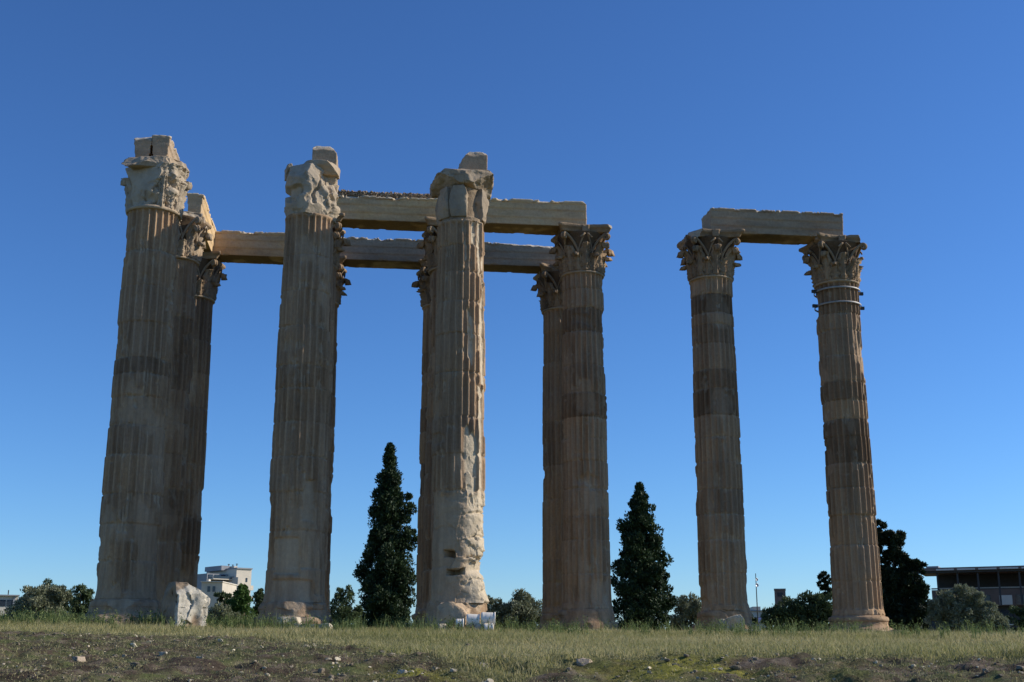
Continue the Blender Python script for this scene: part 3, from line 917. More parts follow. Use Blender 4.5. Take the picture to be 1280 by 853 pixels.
# ------------------------------------------------------------------ architraves
def beam(name, label, cat, L, W, H, loc, rz, seed, mat, fascia=True, cuts=(), tone=0.5, group=None, rough=0.014, fresh_top=True, res=0.036, chips=1.0, tilt=0.0, parts=None):
    v, f = weld(*box_surface(L, W, H, res))
    y, z, x = v[:, 1].copy(), v[:, 2].copy(), v[:, 0].copy()
    onside = np.abs(np.abs(y) - W / 2) < 1e-6
    if fascia:
        # three stepped bands on the long faces, a crown moulding above
        h = z / H
        ins = np.where(h < 0.30, 0.075, np.where(h < 0.62, 0.04, np.where(h < 0.90, 0.005, -0.035)))
        v[:, 1] -= np.sign(y) * ins * (np.abs(y) / (W / 2))
    nz = fbm(v * np.array([0.7, 1.2, 1.6]), 4, seed)
    sgn = np.stack([np.sign(x) * (np.abs(np.abs(x) - L / 2) < 1e-6), np.sign(y) * onside, np.where(z > H - 1e-6, 1.0, np.where(z < 1e-6, -1.0, 0))], -1)
    v = v + sgn * (rough * nz)[:, None] + sgn * (0.012 * fbm(v * 6, 3, seed + 1))[:, None]
    # edges knocked off
    ex = np.minimum(np.abs(np.abs(y) - W / 2), 9)
    edge = np.exp(-((H - z) / 0.09) ** 2) * np.exp(-(ex / 0.12) ** 2) + 0.5 * np.exp(-(z / 0.06) ** 2) * np.exp(-(ex / 0.06) ** 2)
    bite = sst(0.14, 0.30, fbm(v * np.array([1.9, 1.9, 1.9]), 5, seed + 2, 0.6)) * edge * chips
    v[:, 1] -= np.sign(y) * 0.07 * bite
    v[:, 2] -= 0.06 * bite * np.where(z > H / 2, 1, -1)
    fr = 0.55 * bite
    # ragged top
    v[:, 2] -= (z > H * 0.9) * 0.05 * sst(0.0, 0.3, fbm(v * np.array([3.4, 3.8, 0]), 5, seed + 4, 0.7)) * chips
    if fresh_top:
        fr = np.maximum(fr, (z > H - 1e-6) * 0.75)
    for c in cuts:
        v, ov = cut(v, c[0], c[1], c[2] if len(c) > 2 else 0.08, seed)
        fr = np.maximum(fr, ov * (c[3] if len(c) > 3 else 0.3))
    tn = tone + 0.16 * fbm(v * np.array([0.35, 0.5, 1.2]), 3, seed + 6) - 0.45 * (z < 1e-6) * sst(-0.3, 0.1, fbm(v * 1.2, 3, seed + 7))  # soffit darkened: sooty crust, with the shade of the underside painted in
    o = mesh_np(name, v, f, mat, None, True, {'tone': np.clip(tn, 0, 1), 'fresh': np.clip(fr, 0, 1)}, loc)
    o.rotation_euler = (0, tilt, rz)
    tag(o, label, cat, group, 'thing')
    return o


GB = 'architrave beams still lying on the columns'
Y2, Y3 = SY, 2 * SY
ZB = HC + 0.005
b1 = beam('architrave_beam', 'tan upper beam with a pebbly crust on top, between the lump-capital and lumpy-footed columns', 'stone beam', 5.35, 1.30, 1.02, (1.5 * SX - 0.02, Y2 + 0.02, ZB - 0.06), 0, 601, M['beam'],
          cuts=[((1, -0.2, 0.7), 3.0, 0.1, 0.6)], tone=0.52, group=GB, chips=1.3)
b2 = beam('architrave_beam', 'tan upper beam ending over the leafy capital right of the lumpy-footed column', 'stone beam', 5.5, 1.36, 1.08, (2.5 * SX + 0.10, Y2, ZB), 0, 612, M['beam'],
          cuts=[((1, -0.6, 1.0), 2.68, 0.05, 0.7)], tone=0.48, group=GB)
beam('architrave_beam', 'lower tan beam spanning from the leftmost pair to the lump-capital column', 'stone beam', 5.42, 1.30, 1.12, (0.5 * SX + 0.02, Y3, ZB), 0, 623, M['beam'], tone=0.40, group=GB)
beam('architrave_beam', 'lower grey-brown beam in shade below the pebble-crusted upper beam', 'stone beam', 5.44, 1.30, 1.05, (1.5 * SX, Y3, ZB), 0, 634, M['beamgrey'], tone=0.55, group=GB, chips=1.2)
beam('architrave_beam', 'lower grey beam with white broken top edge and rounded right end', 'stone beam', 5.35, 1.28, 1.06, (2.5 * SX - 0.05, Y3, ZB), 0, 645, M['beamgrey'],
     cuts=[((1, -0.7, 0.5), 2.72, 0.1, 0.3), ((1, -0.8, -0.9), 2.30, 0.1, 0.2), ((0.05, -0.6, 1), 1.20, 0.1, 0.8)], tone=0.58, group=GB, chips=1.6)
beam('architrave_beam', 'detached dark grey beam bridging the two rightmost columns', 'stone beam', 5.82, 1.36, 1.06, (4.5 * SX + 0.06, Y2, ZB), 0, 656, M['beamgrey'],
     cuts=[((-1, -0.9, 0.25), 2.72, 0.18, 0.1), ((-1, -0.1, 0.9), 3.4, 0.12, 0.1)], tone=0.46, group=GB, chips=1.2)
# beam running back from the second to the third column of the left end: one slab of it is left
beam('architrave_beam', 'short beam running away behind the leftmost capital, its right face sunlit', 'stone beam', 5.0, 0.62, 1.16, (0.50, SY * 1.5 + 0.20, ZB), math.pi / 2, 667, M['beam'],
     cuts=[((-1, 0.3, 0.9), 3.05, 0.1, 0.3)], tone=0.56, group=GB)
# stumps on the front three
GS = 'stump blocks standing on the front capitals'
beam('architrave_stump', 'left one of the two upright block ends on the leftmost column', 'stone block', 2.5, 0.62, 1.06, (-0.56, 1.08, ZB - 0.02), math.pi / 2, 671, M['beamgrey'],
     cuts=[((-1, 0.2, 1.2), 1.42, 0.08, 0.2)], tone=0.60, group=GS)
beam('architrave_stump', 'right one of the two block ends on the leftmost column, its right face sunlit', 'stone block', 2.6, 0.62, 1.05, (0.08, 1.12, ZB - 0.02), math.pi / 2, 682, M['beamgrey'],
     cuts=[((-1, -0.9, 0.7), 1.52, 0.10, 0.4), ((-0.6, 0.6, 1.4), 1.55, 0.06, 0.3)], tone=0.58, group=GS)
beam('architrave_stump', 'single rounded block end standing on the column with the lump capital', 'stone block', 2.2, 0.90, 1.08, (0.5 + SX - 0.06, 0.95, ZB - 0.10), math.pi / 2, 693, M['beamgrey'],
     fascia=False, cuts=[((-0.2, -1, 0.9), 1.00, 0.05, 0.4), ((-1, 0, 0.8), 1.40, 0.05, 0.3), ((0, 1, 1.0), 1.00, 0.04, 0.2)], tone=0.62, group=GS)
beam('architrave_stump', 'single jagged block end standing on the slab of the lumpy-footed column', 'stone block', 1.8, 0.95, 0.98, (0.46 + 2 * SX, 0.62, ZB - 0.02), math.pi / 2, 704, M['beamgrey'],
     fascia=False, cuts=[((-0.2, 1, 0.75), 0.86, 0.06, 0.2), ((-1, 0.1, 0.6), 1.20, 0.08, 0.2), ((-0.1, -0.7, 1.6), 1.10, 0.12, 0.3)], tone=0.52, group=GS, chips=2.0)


def chunk(rs, r, n=10):
    """small angular stone: squashed subdivided cube with random cuts"""
    v, f = weld(*box_surface(2, 2, 2, 0.5))
    v[:, 2] -= 1
    v = v / (np.linalg.norm(v, axis=1)[:, None] ** 0.6)
    for _ in range(n):
        d = rs.normal(size=3)
        v, _o = cut(v, d, rs.uniform(0.55, 0.95))
    v = v * rs.uniform(0.6, 1.2, 3)
    a = rs.uniform(0, 6.28)
    c, s = math.cos(a), math.sin(a)
    return np.stack([c * v[:, 0] - s * v[:, 1], s * v[:, 0] + c * v[:, 1], v[:, 2]], -1) * r, f


# pebble concrete crust lying on the first upper beam: part of that beam
rs = np.random.default_rng(77)
protos = [chunk(rs, 1.0) for _ in range(14)]
mb = MB()
vv, ff = weld(*box_surface(4.3, 1.0, 0.22, 0.05))
vv[:, 2] -= 0.02
mb.add(vv + (0.05 * fbm(vv * 4, 4, 5))[:, None] * np.array([0, 0.6, 1.0]), ff)
for k in range(1500):
    v, f = protos[k % 14]
    side = rs.random()
    x = rs.uniform(-2.2, 2.2)
    yy, zz = (rs.uniform(-0.55, 0.5), rs.uniform(0.16, 0.25)) if side < 0.55 else (-0.50 - rs.uniform(-0.03, 0.06), rs.uniform(0.0, 0.22))
    mb.add(v * rs.uniform(0.022, 0.06) + np.array([x, yy, zz]), f)
cr = mb.build('pebble_crust', M['beamgrey'], b1, False, attrs={'tone': 0.5, 'fresh': 0.0})
n_ = mb.n
cr.data.attributes['tone'].data.foreach_set('value', np.repeat(rs.choice([0.08, 0.3, 0.5, 0.95], n_ // 20 + 1), 20)[:n_].astype(np.float32))
cr.location = (0.30, 0.0, 1.02)


# ------------------------------------------------------------------ loose stones
def rock(name, label, loc, size, rz, seed, mat, cuts=(), rough=0.10, tone=0.5, fresh=0.3, group=None, cat='stone', res=0.03, fn=None):
    v, f = weld(*box_surface(size[0], size[1], size[2], res))
    sg = np.sign(v - np.array([0, 0, size[2] / 2]))
    s_ = max(size)
    v = v + sg * (rough * s_ * (0.28 * facet(v, 2.6 / s_, seed, 0.7, 0.5) + 0.25 * fbm(v * 3.0 / s_, 5, seed, 0.6)))[:, None] * np.array([1, 1, 0.7])
    if fn is not None:
        v = fn(v)
    for c in cuts:
        v, _ = cut(v, c[0], c[1], c[2] if len(c) > 2 else 0.05, seed)
    o = mesh_np(name, v, f, mat, None, True, {'tone': tone, 'fresh': fresh(v) if callable(fresh) else fresh}, loc)
    o.rotation_euler = (0, 0, rz)
    tag(o, label, cat, group, 'thing')
    return o


def on_ground(px, dist, dz=0.0):
    p = at(px, 790, dist)
    return (p[0], p[1], float(ground_z(p[0], p[1])) + dz)


def hollow(v):
    # a deep hollow in the sunlit face and a smaller one above it
    for c, r_, dep in (((0.70, 0.12, 0.38), 0.28, 0.26), ((0.62, 0.0, 0.95), 0.16, 0.14), ((0.1, -0.62, 1.0), 0.22, 0.14)):
        d = np.linalg.norm((v - np.array(c)) * np.array([1, 1.5, 0.8]), axis=1)
        v = v - (dep * np.exp(-(d / r_) ** 2))[:, None] * np.array([0.9, -0.1, 0.0]) if c[0] > 0.3 else v + (dep * np.exp(-(d / r_) ** 2))[:, None] * np.array([0, 1, 0])
    return v


rock('marble_block', 'big pale broken marble block, brightly sunlit, right of the foot of the leftmost column', on_ground(230, 40.6, -0.16), (0.95, 1.05, 1.52), R(-54), 811, M['beamgrey'], tone=0.35, fresh=lambda v: sst(0.30, 0.42, v[:, 0] + 0.15 * facet(v, 2.0, 9)),  # sun side pale, other faces dark: light and shade put into the colour
     cuts=[((0.15, 0.62, 1.0), 1.22, 0.08), ((0.3, -0.6, 1.0), 1.55, 0.08), ((1, -0.3, 0.5), 1.02, 0.1), ((-0.2, -1, 0.35), 0.92, 0.05), ((-1, 0, -0.1), 0.5, 0.05)], rough=0.16, fn=hollow, cat='marble block')
rock('fallen_fragment', 'weathered fluted fragment lying against the foot of the lump-capital column', on_ground(362, 40.7, -0.10), (0.66, 0.55, 0.46), R(15), 822, M['pale'],
     cuts=[((-0.6, -0.3, 1), 0.56, 0.08), ((0.8, -0.5, 0.5), 0.48, 0.08)], rough=0.22, tone=0.75, fresh=0.4)
rock('stone_slab', 'low pale flat slab in the grass before the lump-capital column', on_ground(388, 40.4, -0.08), (1.25, 0.5, 0.26), R(-8), 833, M['pale'], rough=0.12, fresh=0.2)
rock('fallen_fragment', 'pointed tan stone leaning beside the foot of the lumpy-footed column, left of the floodlights', on_ground(566, 40.8, 0.18), (0.95, 0.6, 0.72), R(-18), 844, M['shaft'],
     cuts=[((0.7, -0.3, 1.0), 0.62, 0.08), ((-0.8, -0.3, 0.9), 0.80, 0.06), ((0.2, -1, 0.3), 0.36, 0.06)], rough=0.2, tone=0.8, fresh=0.35)
rock('small_stone', 'small pale angular stone in the grass left of the floodlights', on_ground(552, 40.2, -0.02), (0.36, 0.3, 0.26), R(20), 855, M['pale'], cuts=[((0.5, -0.5, 1), 0.26, 0.04)], rough=0.25)
rock('small_stone', 'cream wedge of stone under the two big floodlights', on_ground(604, 40.0, -0.02), (0.42, 0.34, 0.30), R(35), 866, M['pale'], cuts=[((0.9, 0, 1), 0.30, 0.04), ((-0.9, 0, 1), 0.28, 0.04)], rough=0.2)
rock('stone_slab', 'thin pale slab edge in the grass right of the banded column foot', on_ground(750, 46.6, -0.03), (1.15, 0.5, 0.20), R(-10), 877, M['pale'], rough=0.1)
rock('small_stone', 'small flat pale stone before the banded column at the long beam end', on_ground(716, 46.4, -0.03), (0.5, 0.35, 0.22), R(8), 888, M['pale'], rough=0.2)
rock('stone_slab', 'long thin pale slab lying at the foot of the dark banded column', on_ground(918, 47.2, 0.06), (1.75, 0.9, 0.16), R(-9), 899, M['pale'], rough=0.05, fresh=0.4,
     cuts=[((1, -0.5, 0), 0.82, 0.06)])
rock('small_stone', 'squat pale stone standing on the slab, left of its curved neighbour', on_ground(906, 47.2, 0.20), (0.32, 0.3, 0.40), R(12), 903, M['pale'], cuts=[((-0.6, -0.2, 1), 0.40, 0.04)], rough=0.2)
rock('small_stone', 'curved arch-shaped pale stone on the slab by the dark banded column', on_ground(919, 47.2, 0.20), (0.62, 0.36, 0.56), R(-6), 907, M['pale'], cuts=[((1, -0.2, 0.8), 0.52, 0.04), ((-0.3, 0, 1), 0.5, 0.04)], rough=0.14,
     fn=lambda v: v + (0.22 * np.exp(-(((v[:, 0] + 0.12) / 0.14) ** 2 + ((v[:, 2] - 0.12) / 0.2) ** 2)))[:, None] * np.array([0, 1.0, 0]))
rock('stone_slab', 'broad worn slab in the grass under the rightmost column', on_ground(1086, 49.6, -0.10), (2.5, 1.0, 0.36), R(-6), 911, M['shaft'], rough=0.08, tone=0.7, fresh=0.3)


# ------------------------------------------------------------------ floodlights by the lumpy-footed column
def floodlight(label, loc, r, L, rz, tilt, ribs=7):
    t = thing('floodlight', label, 'floodlight', loc, rz, 'floodlights at the foot of the lumpy column')
    prof = [(-L / 2, 0.02), (-L / 2, r * 0.93), (-L / 2 + 0.02, r)]
    for k in range(ribs):
        a = -L / 2 + 0.05 + k * (L - 0.12) / ribs
        prof += [(a, r), (a + 0.008, r * 1.05), (a + 0.022, r * 1.05), (a + 0.03, r)]
    prof += [(L / 2 - 0.05, r), (L / 2 - 0.045, r * 1.10), (L / 2, r * 1.10), (L / 2, r * 0.9), (L / 2 - 0.03, r * 0.88), (L / 2 - 0.03, 0.01)]
    h = lathe('housing', t, prof, 48, M['lamp'], 3, 0.0)
    h.rotation_euler = (0, math.pi / 2 + tilt, 0)
    h.location = (0, 0, r + 0.22)
    gl = lathe('lens', h, [(L / 2 - 0.035, 0.0), (L / 2 - 0.025, r * 0.5), (L / 2 - 0.03, r * 0.87)], 32, M['glass'], 3, 0.0)
    mb = MB()
    a = np.linspace(-np.pi, 0, 14)
    mb.tube(np.stack([0 * a, np.cos(a) * (r * 1.14), np.sin(a) * (r * 1.14) + r + 0.22], -1), 0.018, 6)
    mb.box(-0.10, 0.10, -0.10, 0.10, -0.12, 0.07)
    mb.build('bracket', M['lampdark'], t)
    return t


floodlight('big ribbed white floodlight, left of the large pair', on_ground(591, 40.3, -0.10), 0.215, 0.42, R(-6), R(3))
floodlight('big ribbed white floodlight, rightmost of the row by the lumpy column', on_ground(610, 40.3, -0.06), 0.225, 0.46, R(-6), R(2))
floodlight('small white floodlight at the left end, below the pointed tan stone', on_ground(574.5, 40.1, -0.12), 0.15, 0.26, R(-4), R(0), 4)
floodlight('small white floodlight tucked under the rightmost big one', on_ground(610.5, 39.8, -0.20), 0.12, 0.30, R(2), R(-3), 4)


# ------------------------------------------------------------------ vegetation
def leaves(centers, dirs, size, aspect, rs):
    """rhombic leaves: centre, axis direction, size (N,) -> verts, quads"""
    n = len(centers)
    dirs = dirs / (np.linalg.norm(dirs, axis=1)[:, None] + 1e-9)
    o = rs.normal(size=(n, 3))
    b = np.cross(dirs, o)
    b /= np.linalg.norm(b, axis=1)[:, None] + 1e-9
    s = np.broadcast_to(size, (n,))[:, None]
    v = np.stack([centers - dirs * s, centers + b * s * aspect, centers + dirs * s, centers - b * s * aspect], 1).reshape(-1, 3)
    return v, np.arange(4 * n).reshape(n, 4)


def clump_leaves(cl, n_per, size, aspect, rs, up=0.3, shell=0.55):
    """cl (K,4): clump centre and radius; leaves scattered in each clump, denser towards its skin"""
    K = len(cl)
    n = K * n_per
    c = np.repeat(cl, n_per, 0)
    d = rs.normal(size=(n, 3))
    d /= np.linalg.norm(d, axis=1)[:, None]
    rr = c[:, 3] * (shell + (1 - shell) * rs.random(n)) * np.where(rs.random(n) < 0.1, 1.2, 1.0)
    p = c[:, :3] + d * rr[:, None] * np.array([1, 1, 0.9])
    ax = d + np.array([0, 0, up]) + 0.7 * rs.normal(size=(n, 3))
    return leaves(p, ax, size * rs.uniform(0.6, 1.25, n), aspect, rs), np.repeat(rs.random(K), n_per) * 0.5 + 0.5 * rs.random(n)


def build_plant(name, label, cat, base, cl, n_per, size, aspect, mat, seed, group, trunk_h, trunk_r, limbs=8, up=0.3, core=None):
    rs = np.random.default_rng(seed)
    t = thing(name, label, cat, base, 0, group)
    (v, q), hue = clump_leaves(cl, n_per, size, aspect, rs, up)
    mesh_np('crown', v, q, mat, t, False, {'hue': np.repeat(hue, 4)})
    mb = MB()
    zz = np.linspace(-0.3, trunk_h, 9)
    wob = np.cumsum(rs.normal(0, 0.03, (9, 2)), 0)
    mb.tube(np.stack([wob[:, 0], wob[:, 1], zz], -1), np.linspace(trunk_r, trunk_r * 0.35, 9), 8)
    idx = rs.choice(len(cl), min(limbs, len(cl)), replace=False)
    for k in idx:
        e = cl[k, :3]
        s0 = np.array([wob[3, 0], wob[3, 1], min(trunk_h, e[2]) * rs.uniform(0.3, 0.8)])
        m = (s0 + e) / 2 + np.array([0, 0, -0.1])
        mb.tube(np.array([s0, m, e]), [trunk_r * 0.4, trunk_r * 0.25, trunk_r * 0.08], 6)
    mb.build('trunk', M['bark'], t, True)
    return t


def spire(prof, n, rs, rmin, rmax, inner=0.25):
    """clumps on a spire with profile [(z, radius)]"""
    prof = np.array(prof)
    out = []
    zt = prof[-1, 0]
    wts = np.interp(np.linspace(0, zt, 200), prof[:, 0], prof[:, 1]) + 0.15
    cdf = np.cumsum(wts) / wts.sum()
    for k in range(n):
        z = np.interp(rs.random(), cdf, np.linspace(0, zt, 200))
        r = np.interp(z, prof[:, 0], prof[:, 1])
        a = rs.uniform(0, 2 * np.pi)
        cr = rs.uniform(rmin, rmax) * min(1.0, 0.45 + r)
        lob = 1 + 0.20 * math.sin(3 * a + z * 2.3) + 0.13 * math.sin(7 * a - z * 3.1) + 0.16 * rs.normal()
        rad = max(0.0, r * lob - cr * 0.6) * (1.0 if rs.random() > inner else rs.uniform(0.1, 0.8))
        out.append((math.cos(a) * rad, math.sin(a) * rad, z, cr))
    return np.array(out)


def px_plant(cx, base_y, dist):
    p = at(cx, base_y, dist)
    gz = float(ground_z(p[0], p[1]))
    return (p[0], p[1], gz), FPX / (dist * math.cos(PIT)), p[2] - gz     # base point, rough pixels per metre, ...


def spire_tree(name, label, cat, cx, dist, pixprof, n, n_per, mat, seed, size, extra=(), group=None, rmin=0.3, rmax=0.6, inner=0.25):
    """pixprof: [(photo y, half width px)] from the foot up"""
    rs = np.random.default_rng(seed)
    b = at(cx, 790, dist)
    gz = float(ground_z(b[0], b[1]))
    prof = [((at(cx, y, dist)[2] - gz), hw * np.linalg.norm(at(cx + 1, y, dist) - at(cx, y, dist))) for y, hw in pixprof]
    prof = [(0.0, prof[0][1])] + [p for p in prof if p[0] > 0.05]
    cl = spire(prof, n, rs, rmin, rmax, inner)
    more = []
    m1 = np.linalg.norm(at(cx + 1, 700, dist) - at(cx, 700, dist))
    for ex, prof2, n2 in extra:
        c2 = spire([((at(cx, y, dist)[2] - gz), hw * m1) for y, hw in prof2], n2, rs, rmin, rmax)
        z0 = at(cx, prof2[0][0], dist)[2] - gz
        c2 = c2[c2[:, 2] > z0]
        c2[:, 0] += (ex - cx) * m1
        more.append(c2)
    cl = np.concatenate([cl] + more)
    return build_plant(name, label, cat, (b[0], b[1], gz), cl, n_per, size, 0.45, mat, seed, group, prof[-1][0] * 0.9, 0.22, 10, 0.8)


spire_tree('cypress_tree', 'tall dark cypress with a second small tip, left of the lumpy-footed column', 'tree', 482, 74,
           [(785, 29), (745, 30), (700, 26), (660, 19), (620, 15), (590, 10), (565, 5), (557, 2)], 700, 120, M['cypress'], 31, 0.095,
           extra=[(508, [(690, 9), (640, 9), (622, 5), (616, 2)], 60)], group='cypress trees behind the temple', rmin=0.18, rmax=0.50)
spire_tree('cypress_tree', 'broad conical dark cypress between the banded column and the dark column', 'tree', 804, 76,
           [(790, 30), (755, 32), (720, 28), (690, 24), (660, 19), (635, 13), (615, 6), (607, 2)], 600, 120, M['cypress'], 37, 0.10,
           group='cypress trees behind the temple', rmin=0.18, rmax=0.54, inner=0.2)


def bush(name, label, cat, lobes, dist, n_per, mat, seed, size, aspect=0.32, group=None, density=26, trunk=0.10):
    """lobes: (photo x, photo y, radius px) of the leafy masses"""
    rs = np.random.default_rng(seed)
    cx = float(np.mean([l[0] for l in lobes]))
    b = at(cx, 790, dist)
    gz = float(ground_z(b[0], b[1]))
    m1 = np.linalg.norm(at(cx + 1, 760, dist) - at(cx, 760, dist))
    cl = []
    for (lx, ly, lr) in lobes:
        c = at(lx, ly, dist) - np.array([b[0], b[1], gz])
        R0 = lr * m1
        for k in range(max(8, int(density * (lr / 20) ** 1.6))):
            d = rs.normal(size=3)
            d /= np.linalg.norm(d)
            cr = R0 * rs.uniform(0.20, 0.36)
            q = c + d * (R0 - cr * 0.8) * rs.uniform(0.55, 1.08) * np.array([1, 1, 0.9])
            cl.append((*q, cr))
        # skirt down to the ground
        for k in range(max(6, int(density * 0.8 * (lr / 20)))):
            cr = R0 * rs.uniform(0.22, 0.36)
            cl.append((c[0] + rs.uniform(-0.8, 0.8) * R0, c[1] + rs.uniform(-0.7, 0.7) * R0, rs.uniform(0.05, 1.0) * max(0.3, c[2]), cr))
    cl = np.array(cl)
    return build_plant(name, label, cat, (b[0], b[1], gz), cl, n_per, size, aspect, mat, seed, group, max(0.6, float(cl[:, 2].mean())), trunk, 12, 0.5)


GO = 'shrubs and small trees behind the temple'
bush('olive_bush', 'pale grey-green olive bush at the far left beside the low building', 'bush', [(48, 752, 27), (29, 765, 22), (66, 765, 22), (75, 745, 17), (45, 776, 18)], 66, 120, M['olive'], 41, 0.085, group=GO)
bush('laurel_bush', 'dark green bush rising behind the pale olive bush at the far left', 'bush', [(62, 738, 18), (84, 752, 18)], 72, 80, M['laurel'], 42, 0.09, group=GO)
bush('laurel_bush', 'dark feathery bush just left of the leftmost column', 'bush', [(103, 742, 17), (112, 765, 20), (96, 768, 18)], 69, 80, M['laurel'], 43, 0.09, group=GO)
bush('olive_bush', 'silvery low bush just right of the pale marble block', 'bush', [(277, 766, 17), (268, 776, 16), (290, 775, 14)], 60, 80, M['olive'], 44, 0.075, group=GO)
spire_tree('young_cypress', 'bright green young cypress before the apartment house', 'tree', 300, 64, [(785, 13), (765, 14), (748, 11), (736, 6), (730, 2)], 110, 90, M['bright'], 45, 0.08, group=GO, rmin=0.2, rmax=0.34)
spire_tree('young_cypress', 'slim dark young cypress close to the left side of the lump-capital column', 'tree', 323, 66, [(785, 11), (765, 11), (748, 7), (737, 2)], 90, 90, M['laurel'], 46, 0.08, group=GO, rmin=0.2, rmax=0.34)
bush('laurel_bush', 'dark bush between the silvery bush and the green young cypress', 'bush', [(286, 750, 14), (276, 745, 9)], 70, 80, M['laurel'], 47, 0.09, group=GO)
bush('laurel_bush', 'dark ragged bush right of the lump-capital column, beside the tall cypress', 'bush', [(430, 743, 15), (424, 765, 19), (442, 768, 16)], 68, 80, M['laurel'], 48, 0.09, group=GO)
bush('olive_bush', 'rounded grey-green olive bush right of the floodlights', 'bush', [(648, 760, 24), (622, 764, 21), (638, 774, 22), (668, 766, 22), (655, 750, 14), (610, 776, 16)], 62, 120, M['olive'], 49, 0.075, group=GO)
bush('laurel_bush', 'thin green bush behind the right side of the lumpy column foot', 'bush', [(607, 750, 10), (611, 768, 14)], 67, 70, M['laurel'], 50, 0.08, group=GO)
bush('olive_bush', 'small bush hugging the left side of the dark banded column foot', 'bush', [(860, 756, 17), (851, 770, 16), (872, 764, 20), (845, 782, 10)], 60, 110, M['olive'], 51, 0.075, group=GO)
bush('laurel_bush', 'wide dark bush between the two rightmost columns, in front of the rooftop block', 'bush', [(1010, 760, 23), (985, 763, 22), (1030, 762, 24), (967, 771, 17), (1000, 775, 22), (1020, 776, 20)], 64, 110, M['laurel'], 52, 0.085, group=GO)
bush('laurel_bush', 'little dark treetop just left of the rightmost column, above the wide bush', 'tree', [(1030, 720, 9), (1034, 727, 9), (1028, 731, 9), (1033, 738, 10), (1026, 744, 9), (1038, 742, 9)], 72, 70, M['conifer'], 53, 0.09, group=GO)
bush('conifer_tree', 'dark ragged conifer right of the rightmost column', 'tree', [(1095, 658, 13), (1099, 672, 13), (1116, 673, 16), (1120, 690, 15), (1093, 688, 12), (1128, 703, 14), (1147, 704, 10), (1140, 708, 9), (1135, 727, 20), (1112, 725, 22), (1094, 722, 16), (1150, 738, 13), (1105, 750, 26), (1142, 760, 20), (1120, 775, 28)], 68, 120, M['conifer'], 54, 0.11, group=GO, density=40, trunk=0.25)
bush('olive_bush', 'broad silvery olive bush at the far right before the pergola building', 'bush', [(1195, 748, 24), (1178, 762, 20), (1215, 752, 20), (1235, 772, 22), (1205, 774, 24), (1250, 780, 14)], 63, 120, M['olive'], 55, 0.085, group=GO, density=34)
bush('laurel_bush', 'dark bush at the right edge of the pergola building', 'bush', [(1272, 770, 16), (1290, 765, 20)], 70, 80, M['laurel'], 56, 0.09, group=GO)
bush('laurel_bush', 'low bush at the left edge under the low white building', 'bush', [(6, 776, 12), (-12, 770, 14)], 72, 70, M['laurel'], 57, 0.09, group=GO)
bush('laurel_bush', 'small dark bush by the foot of the dark banded column, right side', 'bush', [(933, 768, 9), (940, 779, 9)], 66, 60, M['laurel'], 58, 0.08, group=GO)


# ------------------------------------------------------------------ buildings beyond
def bl(px, py, dist):
    return at(px, py, dist)


def facing(px):
    a = math.atan2(*(ray(px, 760)[:2]))
    return -a


class House:
    """walls and openings in a local frame: x to the right as seen, z up, y away"""
    def __init__(s, name, label, cat, px, dist, rz=0.0, group=None):
        p = at(px, 790, dist)
        s.gz = float(ground_z(p[0], p[1]))
        s.px, s.dist = px, dist
        s.m = np.linalg.norm(at(px + 1, 760, dist) - at(px, 760, dist))
        s.t = thing(name, label, cat, (p[0], p[1], s.gz), facing(px) + rz, group)

    def X(s, x):
        return (x - s.px) * s.m

    def Z(s, y):
        return at(s.px, y, s.dist)[2] - s.gz

    def box(s, name, x0, x1, y0, y1, d0, d1, mat, parent=None):
        mb = MB()
        mb.box(s.X(x0), s.X(x1), d0, d1, s.Z(y1) if y1 < 900 else -0.5, s.Z(y0))
        return mb.build(name, mat, parent or s.t)


GH = 'city buildings beyond the temple'
h = House('apartment_building', 'cream stepped apartment block with dark balconies beyond the pale marble block', 'building', 290, 190, R(30), GH)
tw = h.box('tower', 292, 314, 711, 999, 0, 9, M['renderw'])
h.box('parapet', 291.5, 314.5, 709.5, 711, -0.2, 9.2, M['renderd'])
md = h.box('wing', 262, 291.8, 717, 999, 2.5, 12, M['renderd'])
for k in range(5):
    y = 719 + k * 9
    b = h.box('balcony', 262, 291, y + 4.6, y + 6.0, 0.6, 2.5, M['renderw'])
    h.box('railing', 262, 291, y + 1.8, y + 4.5, 0.55, 0.65, M['glass'], b)
    for q in range(3):
        h.box('window', 264 + q * 9, 270 + q * 9, y - 0.8, y + 4.4, 2.42, 2.52, M['glass'])
h.box('pillar', 288.5, 294.5, 722, 999, -1.2, 2.2, M['renderw'])
h.box('penthouse', 284.5, 297, 706, 712, 3, 8, M['renderd'])
h.box('lift_house', 298, 303, 706.5, 710, 2, 6, M['renderw'])
for q, x in enumerate((296, 301, 306)):
    h.box('window', x, x + 2.2, 722, 727, -0.06, 0.06, M['glass']) if q != 1 else None
for y in (731, 745):
    b = h.box('balcony', 314.3, 320.5, y + 4, y + 6, 0.5, 4, M['renderw'])
    h.box('railing', 314.3, 320.5, y, y + 3.9, 0.5, 0.62, M['renderw'], b)
mb = MB()
for x, y in ((300, 703), (306, 703.5), (312, 702)):
    mb.tube(np.array([[h.X(x), 4, h.Z(712)], [h.X(x), 4, h.Z(y)]]), 0.07, 5)
    mb.tube(np.array([[h.X(x - 1.5), 4, h.Z(y + 0.5)], [h.X(x + 1.5), 4, h.Z(y + 0.5)]]), 0.05, 5)
mb.build('antenna', M['iron'], h.t)
h = House('low_house', 'small cream house with flat roof below the apartment block, left part', 'building', 262, 165, R(-14), GH)
h.box('wall', 248, 275, 728, 999, 0, 8, M['render'])
h.box('roof', 247, 276, 726.8, 728, -0.3, 8.3, M['renderw'])
for x in (256, 262.5):
    w_ = h.box('window', x, x + 3.5, 733, 740, -0.05, 0.08, M['glass'])
